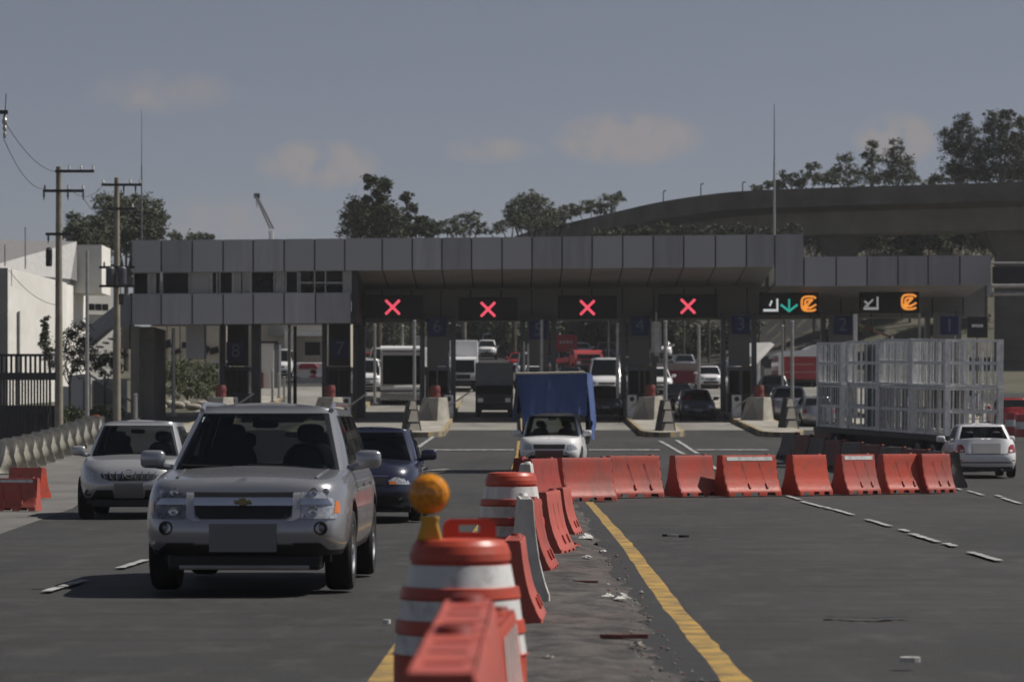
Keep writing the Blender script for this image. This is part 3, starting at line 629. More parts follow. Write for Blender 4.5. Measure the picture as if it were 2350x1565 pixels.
# ================================================================ vehicles
def tab(pts, v):
    """monotone cubic through (position, value) pairs"""
    n = len(pts)
    if v <= pts[0][0]: return pts[0][1]
    if v >= pts[-1][0]: return pts[-1][1]
    h = [pts[i+1][0]-pts[i][0] for i in range(n-1)]; d = [(pts[i+1][1]-pts[i][1])/h[i] for i in range(n-1)]
    def m(i):
        if i == 0: return d[0]
        if i == n-1: return d[-1]
        if d[i-1]*d[i] <= 0: return 0.0
        return 2*d[i-1]*d[i]/(d[i-1]+d[i])
    for i in range(n-1):
        if v <= pts[i+1][0]:
            t = (v-pts[i][0])/h[i]; t2, t3 = t*t, t*t*t
            return pts[i][1]*(2*t3-3*t2+1)+h[i]*m(i)*(t3-2*t2+t)+pts[i+1][1]*(-2*t3+3*t2)+h[i]*m(i+1)*(t3-t2)
class Loft:
    """closed shell from rounded-rectangle outlines at rising levels; front points to -Y"""
    def __init__(s, zb, ztop, yf, yr, wd, n=6.0, crown=.03, NP=132, cexp=6):
        s.zb, s.ztop, s.yf, s.yr, s.w, s.n, s.crown, s.NP, s.cexp = zb, ztop, yf, yr, wd, n, crown, NP, cexp
    def lev(s, t): return tab(s.yf, t), tab(s.yr, t), tab(s.w, t)
    def outline(s, t):
        yf, yr, w = s.lev(t); yc = (yf+yr)/2; h = (yr-yf)/2; n = s.n; pts = []
        for k in range(720):
            a = 2*math.pi*k/720-math.pi/2; c_, s_ = math.cos(a), math.sin(a)
            pts.append((w*math.copysign(abs(c_)**(2/n), c_), yc+h*math.copysign(abs(s_)**(2/n), s_)))
        pts.append(pts[0]); acc = [0]
        for p, q in zip(pts, pts[1:]): acc.append(acc[-1]+math.hypot(q[0]-p[0], q[1]-p[1]))
        out, j = [], 0
        for k in range(s.NP):
            d = acc[-1]*k/s.NP
            while acc[j+1] < d: j += 1
            f = (d-acc[j])/max(1e-9, acc[j+1]-acc[j]); out.append((pts[j][0]+(pts[j+1][0]-pts[j][0])*f, pts[j][1]+(pts[j+1][1]-pts[j][1])*f))
        return out
    def zt(s, y): return tab(s.ztop, y) if isinstance(s.ztop, list) else s.ztop
    def z(s, t, y): return s.zb+t*(s.zt(y)-s.zb)
    def shell(s, b, ts, mi_fn=None, cap=(.94, .8, .55, .28, 0)):
        rows = [[(x, y, s.z(t, y)+s.crown*(1-min(1, abs(x)/s.lev(t)[2])**2)*t**s.cexp) for x, y in s.outline(t)] for t in ts]
        top = s.outline(ts[-1]); w = s.lev(ts[-1])[2]
        for k in cap: rows.append([(x*k, y, s.z(ts[-1], y)+s.crown*(1-min(1, k*abs(x)/w)**2)) for x, y in top])
        bot = s.outline(ts[0]); rows = [[(x*k, y, s.zb) for x, y in bot] for k in (0, .5)]+rows
        for i in range(len(rows)-1):
            z_ = rows[i][0][2]
            b.grid([rows[i], rows[i+1]], mi_fn(i-2) if mi_fn else 0, True, True)
    def front(s, x, t, off=.005, rear=False):
        yf, yr, w = s.lev(t); yc = (yf+yr)/2; h = (yr-yf)/2
        q = max(0.0, 1-min(1, abs(x)/w)**s.n)**(1/s.n)
        return yc+h*q+off if rear else yc-h*q-off
    def side(s, y, t, sg=1, off=.005):
        yf, yr, w = s.lev(t); yc = (yf+yr)/2; h = (yr-yf)/2
        q = max(0.0, 1-min(1, abs(y-yc)/h)**s.n)**(1/s.n); return sg*(w*q+off)
    def patch(s, b, rows, off=.006, nx=10, mi=0, rear=False, absz=True, hz=None, sub=4, thick=.02):
        """rows: (z or t, x left, x right); a shallow inlay that follows the front or rear face, with a rim"""
        rr = []
        for (a, b_) in zip(rows, rows[1:]):
            for k in range(sub): f = k/sub; rr.append(tuple(a[i]+(b_[i]-a[i])*f for i in range(3)))
        rr.append(rows[-1]); out = []
        def pt(z, x, o):
            t = (z-s.zb)/((hz or s.zt(-9 if not rear else 9))-s.zb) if absz else z
            y = s.front(x, t, o, rear); return (x, y, z if absz else s.z(t, y))
        out = [[pt(z, xl+(xr-xl)*k/nx, off) for k in range(nx+1)] for z, xl, xr in rr]
        b.grid(out, mi, True)
        ring = [(rr[0][0], rr[0][1]+(rr[0][2]-rr[0][1])*k/nx) for k in range(nx+1)]+[(z, xr) for z, xl, xr in rr[1:]]+[(rr[-1][0], rr[-1][2]+(rr[-1][1]-rr[-1][2])*k/nx) for k in range(1, nx+1)]+[(z, xl) for z, xl, xr in rr[::-1][1:]]
        b.grid([[pt(z, x, off) for z, x in ring], [pt(z, x, off-thick) for z, x in ring]], mi, False, False)
    def spatch(s, b, rows, sg, off=.006, ny=10, mi=0, sub=4, thick=.015):
        rr = []
        for (a, b_) in zip(rows, rows[1:]):
            for k in range(sub): f = k/sub; rr.append(tuple(a[i]+(b_[i]-a[i])*f for i in range(3)))
        rr.append(rows[-1])
        def pt(t, y, o): return (s.side(y, t, sg, o), y, s.z(t, y))
        b.grid([[pt(t, y0+(y1-y0)*k/ny, off) for k in range(ny+1)] for t, y0, y1 in rr], mi, True)
        ring = [(rr[0][0], rr[0][1]+(rr[0][2]-rr[0][1])*k/ny) for k in range(ny+1)]+[(t, y1) for t, y0, y1 in rr[1:]]+[(rr[-1][0], rr[-1][2]+(rr[-1][1]-rr[-1][2])*k/ny) for k in range(1, ny+1)]+[(t, y0) for t, y0, y1 in rr[::-1][1:]]
        b.grid([[pt(t, y, off) for t, y in ring], [pt(t, y, off-thick) for t, y in ring]], mi, False, False)
def carve(o, cutters):
    for c in cutters:
        m = o.modifiers.new('arch', 'BOOLEAN'); m.operation = 'DIFFERENCE'; m.object = c; m.solver = 'EXACT'
        try: m.material_mode = 'TRANSFER'
        except Exception: pass
    me = bpy.data.meshes.new_from_object(o.evaluated_get(bpy.context.evaluated_depsgraph_get()))
    o.modifiers.clear(); o.data = me
    for c in cutters: bpy.data.objects.remove(c)
def cyl_x(name, x0, x1, y, z, r, m):
    b = MB(); b.tube((x0,y,z), (x1,y,z), r, r, 36, 0, True); return b.build(name, m)
def wheel(parent, x, y, r, wd, sg, rim='rim', spokes=6):
    Mx = Matrix.Rotation(R(90)*sg, 4, 'Y')              # axis along X, outer face to sg
    b = MB(); prof = [(r*.62,-wd/2+.01),(r*.70,-wd/2),(r*.93,-wd/2),(r*.985,-wd/2+.025),(r,-wd/2+.05),(r,wd/2-.05),(r*.985,wd/2-.025),(r*.93,wd/2),(r*.70,wd/2),(r*.62,wd/2-.015)]
    b.lathe(prof, 36, M=Mx); b.lathe([(0,-wd/2+.02),(r*.62,-wd/2+.01)], 36, M=Mx)
    w = b.build('wheel', M['tyre'], parent, (x, y, r))
    b = MB(); b.lathe([(r*.63,wd/2-.012),(r*.60,wd/2-.004),(r*.56,wd/2-.02),(r*.54,wd/2-.07)], 36, M=Mx)
    b.lathe([(r*.13,wd/2-.012),(r*.1,wd/2-.002),(0,wd/2)], 16, M=Mx)
    for k in range(spokes):
        a = 2*math.pi*k/spokes; q = Mx @ Matrix.Rotation(a, 4, 'Z')
        vs = [q @ Vector(p) for p in ((r*.08,-r*.075,wd/2-.012),(r*.57,-r*.055,wd/2-.022),(r*.57,r*.055,wd/2-.022),(r*.08,r*.075,wd/2-.012),(r*.08,-r*.075,wd/2-.06),(r*.57,-r*.055,wd/2-.06),(r*.57,r*.055,wd/2-.06),(r*.08,r*.075,wd/2-.06))]
        b.add(vs, [(0,1,2,3),(4,7,6,5),(0,4,5,1),(3,2,6,7)])
    b.build('rim', M[rim], w)
    b = MB(); b.lathe([(0,wd/2-.075),(r*.56,wd/2-.075)], 24, M=Mx); b.build('brake_disc', M['plastic'], w)
def blob(b, c, d, n=14, mi=0, p=2.6):
    rows = []
    for i in range(9):
        v = -math.pi/2+math.pi*i/8; cv, sv = math.cos(v), math.sin(v); row = []
        for k in range(n):
            u = 2*math.pi*k/n; f = lambda q: math.copysign(abs(q)**(2/p), q)
            row.append((c[0]+d[0]/2*f(cv)*f(math.cos(u)), c[1]+d[1]/2*f(cv)*f(math.sin(u)), c[2]+d[2]/2*f(sv)))
        rows.append(row)
    b.grid(rows, mi, True, True)

def make_car(name, label, cat, loc, rz, s, group=None, detail=True):
    """s: dictionary of dimensions and finishes; returns the Empty and both lofts"""
    t = thing(name, label, cat, loc, rz, group)
    L, W = s['L'], s['W']/2; zb = s.get('zb', .24); hh, hb, hr = s['hood'], s['belt'], s['roof']
    yc, yw, yrf, yrr, yd = s['cowl'], s['roof_f'], None, s['roof_r'], s['deck_y']   # along the length, 0 = front bumper
    y0 = -L/2; Y = lambda v: y0+v
    hd = s.get('deck', hb)
    ztop = [(Y(-.2), hh-.045), (Y(.02), hh-.035), (Y(.18), hh), (Y(yc), hb-.02), (Y(yc+.3), hb), (Y(yd-.3), hb), (Y(yd+.15), hd), (Y(L), hd-.02)]
    fr = s.get('front', [(0,.16),(.2,.05),(.42,0),(.62,.03),(.85,.08),(1,.20)]); re = s.get('rear', [(0,.14),(.2,.03),(.45,0),(.7,.05),(1,.14)])
    body = Loft(zb, ztop, [(a, Y(v)) for a, v in fr], [(a, Y(L-v)) for a, v in re], [(0,W*.93),(.18,W*.985),(.5,W),(.72,W*.985),(.9,W*.95),(1,W*.90)], s.get('n', 6), s.get('crown', .045))
    b = MB(); ts = [0,.07,.15,.22,.3,.4,.5,.6,.7,.78,.86,.92,.965,1]
    clad = s.get('clad', 0)
    body.shell(b, ts, lambda i: 1 if i < clad else 0)
    bo = b.build('body', [M[s['paint']], M['plastic']], t, weld=True, ang=50)
    wr, ww = s.get('wheel', .33), s.get('tyre', .22); ya, yb = Y(s['axle_f']), Y(s['axle_r'])
    cut = []
    for y in (ya, yb):
        for sg in (-1, 1): cut.append(cyl_x('arch', sg*(W-.34), sg*(W+.2), y, wr+.01, wr*1.2, M['plastic']))
    for c in cut: c.parent = t
    bpy.context.view_layer.update()
    carve(bo, cut)
    for p in bo.data.polygons: pass
    for y in (ya, yb):
        for sg in (-1, 1): wheel(t, sg*(W-ww/2-.012), y, wr, ww, sg, s.get('rim', 'rim'))
    cw = W*s.get('cw', .93); rw = W*s.get('rw', .74)
    cab = Loft(hb-.05, hr-.03, [(0, Y(yc)), (1, Y(yw))], [(0, Y(s['rear_base'])), (1, Y(yrr))], [(0, cw), (.5, (cw+rw)/2+.012), (1, rw)], s.get('cn', 9), s.get('ccrown', .05), 132, 60)
    b = MB(); cab.shell(b, [0,.1,.3,.5,.7,.86,.93,.96,.98,.99,1]); co = b.build('cabin', M[s['paint']], t, weld=True, ang=50)
    if detail:
        zz = lambda tt: cab.zb+tt*(hr-.03-cab.zb); c1 = MB(); c1.prism([(-cw*.86,zz(.09)),(cw*.86,zz(.09)),(rw*.84,zz(.925)),(-rw*.84,zz(.925))], Y(yc)-.6, Y(L)+.6, 'Y'); c1 = c1.build('tunnel', M['interior'], t)
        a0, a1 = cab.lev(.16)[:2]; b0, b1 = cab.lev(.88)[:2]; c2 = MB(); c2.prism([(a0+.46,zz(.16)),(a1-.34,zz(.16)),(b1-.22,zz(.88)),(b0+.22,zz(.88))], -W-.3, W+.3, 'X'); c2 = c2.build('tunnel', M['interior'], t)
        bpy.context.view_layer.update(); carve(co, [c1, c2])
        hi_ = min(.62, hr-hb-.02); ys_ = Y(yw+.42)
        for sg in (-1, 1):
            b = MB(); blob(b, (sg*.37, ys_, hb-.12), (.50,.16,.72), p=3.5); st_ = b.build('seat', M['seat'], t)
            b = MB(); blob(b, (sg*.37, ys_+.02, hb+hi_*.58), (.26,.10,.18), p=3); b.build('head_rest', M['seat'], st_)
            b = MB(); blob(b, (sg*.36, ys_+.95, hb+hi_*.46), (.25,.10,.16), p=3); b.build('rear_head_rest', M['seat'], t)
        b = MB(); q = Matrix.Translation((.37, Y(yc+.62), hb+.06)) @ Matrix.Rotation(R(65),4,'X'); b.lathe([(.175,-.014),(.19,0),(.175,.014),(.16,0),(.175,-.014)], 24, M=q); b.lathe([(0,.0),(.05,.0),(.05,-.03)], 12, M=q); b.build('steering_wheel', M['plastic'], t)
        b = MB(); blob(b, (0, Y(yw-.12), hr-.17), (.24,.05,.07), p=4); b.build('rear_view_mirror', M['plastic'], t)
        b = MB(); blob(b, (0, Y(yc+.42), hb-.0), (W*1.5,.5,.10), p=4); b.build('dashboard', M['plastic'], t)
        for sg in (-1, 1):
            for c_ in s.get('side_cuts', (.0,.46,1))[1:-1]:
                y0_, y1_ = cab.lev(.14)[0]+.40, cab.lev(.14)[1]-.28; h0_, h1_ = cab.lev(.9)[0]+.16, cab.lev(.9)[1]-.16
                b = MB(); cab.spatch(b, [(.12, y0_+(y1_-y0_)*c_-.05, y0_+(y1_-y0_)*c_+.05), (.92, h0_+(h1_-h0_)*c_-.045, h0_+(h1_-h0_)*c_+.045)], sg, .004, 2); b.build('door_pillar', M['plastic'], t)
    gl = 'screen' if detail else 'glass'
    # glazing
    kf = s.get('ws', (.10, .93, .86, .80))
    b = MB(); cab.patch(b, [(kf[0], -cw*kf[2], cw*kf[2]), (kf[1], -rw*kf[3]-.02, rw*kf[3]+.02)], .014, 24, absz=False, sub=8); b.build('windscreen', M[gl], t)
    b = MB(); cab.patch(b, [(.08 if detail else s.get('rg0', .22), -cw*.865 if detail else -cw*.84, cw*.865 if detail else cw*.84), (.93 if detail else .9, -rw*.85, rw*.85)], .014, 20, rear=True, absz=False, sub=6); b.build('rear_window', M[gl], t)
    def ylim(tt): yf, yr, _ = cab.lev(tt); return yf, yr
    for sg in (-1, 1):
        (f0, r0), (f1, r1) = ylim(.14), ylim(.9)
        cuts = s.get('side_cuts', (.0, .46, 1))
        for i in range(len(cuts)-1):
            a, c = cuts[i], cuts[i+1]
            lo0, lo1 = f0+.40, r0-.28; hi0, hi1 = f1+.16, r1-.16
            g = .035
            b = MB(); cab.spatch(b, [(.14, lo0+(lo1-lo0)*a+(g if i else 0), lo0+(lo1-lo0)*c-(g if i < len(cuts)-2 else 0)), (.9, hi0+(hi1-hi0)*a+(g if i else 0), hi0+(hi1-hi0)*c-(g if i < len(cuts)-2 else 0))], sg)
            b.build('side_window', M[gl], t)
        # mirror
        b = MB(); mxx = sg*(cw+.13); my, mz = Y(yc+.42), hb+.09
        blob(b, (mxx+sg*.03, my, mz), s.get('mirror', (.25,.15,.17)), p=4); b.tube((sg*(cw-.06), my+.02, mz-.09), (mxx, my, mz-.05), .03, .035, 8)
        b.build('wing_mirror', M[s.get('mirror_paint', s['paint'])], t)
        # door handles, shut lines
        if detail:
            for yy in s.get('handles', (2.35, 3.3)):
                b = MB(); tt = .80; yv = Y(yy); xx = body.side(yv, tt, sg, .015)
                b.box((xx, yv, body.z(tt, yv)), (.025, .17, .028)); b.build('door_handle', M[s['paint']], t, bevel=.006)
            for yy in s.get('seams', (1.55, 2.6, 3.5)):
                b = MB(); rows = []
                for tt in (.2,.35,.5,.65,.8,.95): yv = Y(yy); rows.append([(body.side(yv-.006, tt, sg, .003), yv-.006, body.z(tt, yv)), (body.side(yv+.006, tt, sg, .003), yv+.006, body.z(tt, yv))])
                b.grid(rows, smooth=False); b.build('door_seam', M['plastic'], t)
    b = MB(); b.span(-W*.8, W*.8, Y(.35), Y(L-.35), zb-.07, zb+.02); b.build('underbody', M['plastic'], t)
    t['__'] = 0; del t['__']
    return t, body, cab, Y
def inlay(t, L_, name, rows, m, off=.006, rear=False, nx=10, sub=4, hz=None, thick=.02):
    b = MB(); L_.patch(b, rows, off, nx, 0, rear, True, hz, sub, thick); return b.build(name, M[m], t)
def fog(t, L_, x, z, r, hz=None, ring='plastic'):
    y = L_.front(x, (z-L_.zb)/(L_.zt(-9)-L_.zb), .0); b = MB(); q = Matrix.Translation((x,y,z)) @ Matrix.Rotation(R(90), 4, 'X')
    b.lathe([(r,-.06),(r,.012),(r*.8,.016),(r*.72,-.01)], 20, M=q); f = b.build('fog_lamp', M[ring], t)
    b = MB(); b.lathe([(r*.72,-.006),(r*.4,.004),(0,.008)], 20, M=q); b.build('lens', M['lamp_dark'], f)

# ---- the big silver sport utility in front
SUV = dict(L=4.72, W=1.80, zb=.34, hood=.965, belt=1.06, roof=1.635, cowl=1.12, roof_f=2.10, roof_r=4.3, rear_base=4.62, deck_y=4.5, axle_f=.93, axle_r=3.79, wheel=.36, tyre=.235, paint='silver', clad=1,
           front=[(0,.10),(.14,.03),(.32,.0),(.5,.015),(.66,.04),(.86,.065),(.95,.085),(1,.15)], n=8.5, cw=.91, rw=.70, ws=(.08,.94,.90,.885), ccrown=.06, cn=12, mirror=(.23,.13,.165), handles=(2.35,3.3), side_cuts=(0,.40,.74,1), seams=(1.42,2.5,3.45))
xs_, d0 = -2.262, 26.1
suv, sb, scab, Ys = make_car('sport_utility', 'big silver sport utility vehicle driving towards the camera, nearest car', 'car', (xs_, d0+2.36, 0), R(-1.0), SUV)
hz = None
inlay(suv, sb, 'grille', [(.655,-.37,.37),(.685,-.41,.41),(.875,-.43,.43),(.893,-.425,.425)], 'plastic', .012, nx=16)
b = MB(); sb.patch(b, [(.768,-.42,.42),(.78,-.43,.43),(.826,-.43,.43),(.838,-.42,.42)], .03, 16, thick=.05); b.build('chrome_bar', M['chrome'], suv)
for sg in (-1, 1):
    xa_, xb_ = sorted((sg*.425, sg*.49)); inlay(suv, sb, 'grille_frame', [(.635,*sorted((sg*.37, sg*.43))),(.665,*sorted((sg*.42, sg*.485))),(.70,xa_,xb_),(.90,xa_,xb_),(.92,*sorted((sg*.44,sg*.49)))], 'silver_warm', .018, thick=.04)
    h = inlay(suv, sb, 'headlight', [(.655,*sorted((sg*.50, sg*.79))),(.70,*sorted((sg*.495, sg*.82))),(.86,*sorted((sg*.495, sg*.825))),(.93,*sorted((sg*.51, sg*.80)))], 'lamp' if sg > 0 else 'lamp_dark', .012, thick=.04)  # lamp away from the sun gets darker glass: shade in its colour
    b = MB(); sb.patch(b, [(.775,*sorted((sg*.49, sg*.76))),(.83,*sorted((sg*.49, sg*.72)))], .022, 8, thick=.03); b.build('lamp_divider', M['chrome'], h)
    for zz, xx, r_ in ((.885,.60,.038),(.885,.70,.030),(.72,.60,.045)):
        yy = sb.front(sg*xx, (zz-sb.zb)/(sb.zt(-9)-sb.zb), .016); b = MB(); b.lathe([(r_,.0),(r_*.9,.012),(r_*.5,.004),(0,.012)], 18, M=Matrix.Translation((sg*xx,yy,zz)) @ Matrix.Rotation(R(90),4,'X')); b.build('reflector', M['chrome'], h)
    b = MB(); sb.patch(b, [(.70,*sorted((sg*.775, sg*.82))),(.90,*sorted((sg*.79, sg*.826)))], .018, 4, thick=.02); b.build('indicator', M['amber_lamp'], h)
    fog(suv, sb, sg*.665, .575, .06)
    xl, xr = sorted((sg*.46, sg*.74)); inlay(suv, sb, 'lower_vent', [(.375,xl,xr),(.445,*sorted((sg*.42, sg*.66)))], 'plastic', .008)
inlay(suv, sb, 'lower_grille', [(.34,-.62,.62),(.40,-.60,.60),(.43,-.40,.40)], 'plastic', .010, nx=16)
b = MB(); b.grid([[(x, Ys(-.008+.05*(abs(x)/.5)**3), z) for x in [-.29+.58*k/8 for k in range(9)]] for z in (.372, .612)], smooth=False); b.span(-.285,.285,Ys(-.004),Ys(.05),.375,.61); b.build('number_plate', M['plate'], suv)
b = MB(); b.prism([(-.075,-.012),(-.075,.012),(-.03,.012),(-.03,.03),(.03,.03),(.03,.012),(.075,.012),(.075,-.012),(.03,-.012),(.03,-.03),(-.03,-.03),(-.03,-.012)], Ys(-.0)-.06, Ys(.02)-.0, 'Y'); b.build('emblem', mat('gold_emblem', (.22,.19,.10), .3, .6), suv, (0,.045,.803))
b = MB(); b.tube((-.56,Ys(.13),.235),(.56,Ys(.13),.235),.022,.022,8); b.build('skid_bar', M['galv'], suv)
b = MB(); b.span(-.66,.66,Ys(.12),Ys(.5),.21,.36); b.build('lower_bumper', M['plastic'], suv, bevel=.03)
for sg in (-1, 1):
    b = MB(); zr_ = 1.655; b.path([(sg*.60,Ys(2.1),zr_-.06),(sg*.60,Ys(2.3),zr_),(sg*.60,Ys(4.0),zr_),(sg*.60,Ys(4.2),zr_-.05)], .022, 8); b.build('roof_rail', M['silver'], suv)
    b = MB(); tt = .02; y_ = scab.front(sg*.25, tt, .02); b.path([(sg*.30+.3,Ys(1.14),1.055),(sg*.30+.05,Ys(1.20),1.085),(sg*.30-.38,Ys(1.24),1.10)], .010, 6); b.build('wiper', M['plastic'], suv)
b = MB(); scab.patch(b, [(.80,-.58,-.50),(.88,-.575,-.505)], .012, 3, absz=False, thick=.004); b.build('windscreen_sticker', mat('sticker', (.30,.36,.33), .6), suv)
b = MB(); yv = [Ys(v) for v in (1.16,1.3)]; 
for sg in (-1,1):                                        # bonnet creases
    b = MB(); pts = [(sg*(.60+.04*k/8), Ys(.30+.85*k/8)) for k in range(9)]
    rows = [[(x+dx, y, sb.z(1, y)+sb.crown*(1-(x/sb.lev(1)[2])**2)+dz) for x, y in pts] for dx, dz in ((-.02,.0),(0,.012),(.02,.0))]
    b.grid(rows); b.build('bonnet_crease', M['silver'], suv)
bpy.data.objects.remove  # keep namespace tidy

# ---- silver crossover behind it on the left
CRS = dict(L=4.6, W=1.76, zb=.30, hood=.90, belt=1.0, roof=1.575, cowl=1.15, roof_f=2.0, roof_r=4.1, rear_base=4.5, deck_y=4.35, axle_f=.92, axle_r=3.7, wheel=.35, tyre=.225, paint='silver_warm', clad=1, n=4.6, cw=.90, rw=.70, ws=(.08,.93,.90,.88), mirror=(.24,.14,.16),
           front=[(0,.2),(.2,.06),(.42,0),(.6,.03),(.85,.10),(1,.28)])
dcr = 48.6
crs, cb, ccab, Yc = make_car('crossover', 'silver crossover following on the left, dark toothed grille', 'car', (PX(281, dcr), dcr+2.3, -.02), R(2.5), CRS)
for sg in (-1, 1):
    inlay(crs, cb, 'headlight', [(.63,*sorted((sg*.56, sg*.79))),(.72,*sorted((sg*.54, sg*.815))),(.82,*sorted((sg*.60, sg*.80)))], 'lamp', .012, thick=.04)
    fog(crs, cb, sg*.66, .43, .055)
    inlay(crs, cb, 'lower_vent', [(.34,*sorted((sg*.24, sg*.62))),(.47,*sorted((sg*.26, sg*.52)))], 'plastic', .01)
g = inlay(crs, cb, 'grille', [(.62,-.30,.30),(.66,-.42,.42),(.80,-.52,.52),(.82,-.51,.51)], 'plastic', .010, nx=16)
for k in range(-4, 5):
    if k == 0: continue
    b = MB(); cb.patch(b, [(.655,k*.095-.008,k*.095+.008),(.80,k*.11-.008,k*.11+.008)], .02, 2, thick=.02); b.build('grille_bar', M['chrome'], g)
b = MB(); q = Matrix.Translation((0,cb.front(0,.7,.02),.73)) @ Matrix.Rotation(R(90),4,'X'); b.lathe([(.075,-.02),(.075,.01),(.055,.014),(.055,-.02)], 20, M=q); b.span(-.08,.08,cb.front(0,.7,.02)-.014,cb.front(0,.7,.02),.715,.745); b.build('emblem', M['chrome'], crs)
inlay(crs, cb, 'number_plate', [(.37,-.23,.23),(.60,-.235,.235)], 'plate', .03, thick=.05)
b = MB(); b.span(-.6,.6,Yc(.12),Yc(.4),.2,.32); b.build('lower_bumper', M['plastic'], crs, bevel=.02)

# ---- dark navy saloon behind
NAV = dict(L=4.4, W=1.72, zb=.22, hood=.84, belt=.93, roof=1.44, cowl=1.2, roof_f=1.95, roof_r=3.2, rear_base=3.85, deck_y=3.7, deck=.97, axle_f=.9, axle_r=3.45, wheel=.31, tyre=.2, paint='navy', n=5, cw=.90, rw=.70)
dnv = 46.4
nav, nb, ncab, Yn = make_car('saloon_car', 'dark navy saloon half hidden behind the silver sport utility', 'car', (PX(838, dnv), dnv+2.2, 0), R(-.5), NAV)
for sg in (-1, 1):
    h = inlay(nav, nb, 'headlight', [(.58,*sorted((sg*.40, sg*.74))),(.64,*sorted((sg*.37, sg*.79))),(.74,*sorted((sg*.55, sg*.80))),(.76,*sorted((sg*.62, sg*.78)))], 'lamp', .012, thick=.04)
    b = MB(); nb.patch(b, [(.585,*sorted((sg*.38, sg*.50))),(.625,*sorted((sg*.38, sg*.48)))], .02, 4, thick=.02); b.build('indicator', M['amber_lamp'], h)
    fog(nav, nb, sg*.55, .36, .06)
inlay(nav, nb, 'grille', [(.58,-.30,.30),(.70,-.34,.34)], 'plastic', .010, nx=12)
inlay(nav, nb, 'grille_trim', [(.70,-.36,.36),(.72,-.36,.36)], 'chrome', .016, nx=12)
inlay(nav, nb, 'lower_grille', [(.27,-.55,.55),(.40,-.48,.48)], 'plastic', .010, nx=12)
inlay(nav, nb, 'number_plate', [(.42,-.17,.17),(.62,-.17,.17)], 'plate', .03, thick=.05)

# ---- white saloon seen from behind, right
WHT = dict(L=4.3, W=1.74, zb=.24, hood=.86, belt=.95, roof=1.45, cowl=1.2, roof_f=1.95, roof_r=3.1, rear_base=3.72, deck_y=3.6, deck=1.03, axle_f=.85, axle_r=3.35, wheel=.31, tyre=.2, paint='white_car', n=6, cw=.92, rw=.72, rear=[(0,.15),(.2,.03),(.42,0),(.55,.03),(.75,.09),(1,.16)], rg0=.30)
dw = 82.0
wht, wb, wcab, Yw = make_car('saloon_car', 'white saloon seen from behind at the right edge', 'car', (PX(2271, dw), dw+2.1, gz(dw)), R(180-2), WHT)
hzr = 1.01
for sg in (-1, 1):
    h = inlay(wht, wb, 'tail_light', [(.68,*sorted((sg*.58, sg*.82))),(.84,*sorted((sg*.60, sg*.81))),(.90,*sorted((sg*.66, sg*.80)))], 'red_lamp', .012, True, hz=hzr, thick=.04)
    b = MB(); wb.patch(b, [(.70,*sorted((sg*.62, sg*.70))),(.76,*sorted((sg*.62, sg*.70)))], .018, 3, rear=True, hz=hzr); b.build('reversing_lamp', M['white_plastic'], h)
    b = MB(); blob(b, (sg*.70, Yw(4.34), .47), (.1,.04,.03)); b.build('reflector', M['red_lamp'], wht)
inlay(wht, wb, 'number_plate', [(.66,-.37,.37),(.93,-.38,.38)], 'plate_light', .012, True, hz=hzr, thick=.05)
inlay(wht, wb, 'boot_seam', [(.635,-.58,.58),(.65,-.58,.58)], 'plastic', .006, True, hz=hzr)
inlay(wht, wb, 'bumper_strip', [(.40,-.78,.78),(.43,-.78,.78)], 'plastic', .010, True, hz=hzr, nx=16)
b = MB(); b.tube((-.4,Yw(4.1),.22),(-.4,Yw(4.33),.22),.03,.03,10); b.build('exhaust', M['galv'], wht)
b = MB(); b.span(-.7,.7,Yw(3.9),Yw(4.2),.18,.3); b.build('lower_bumper', M['plastic'], wht)

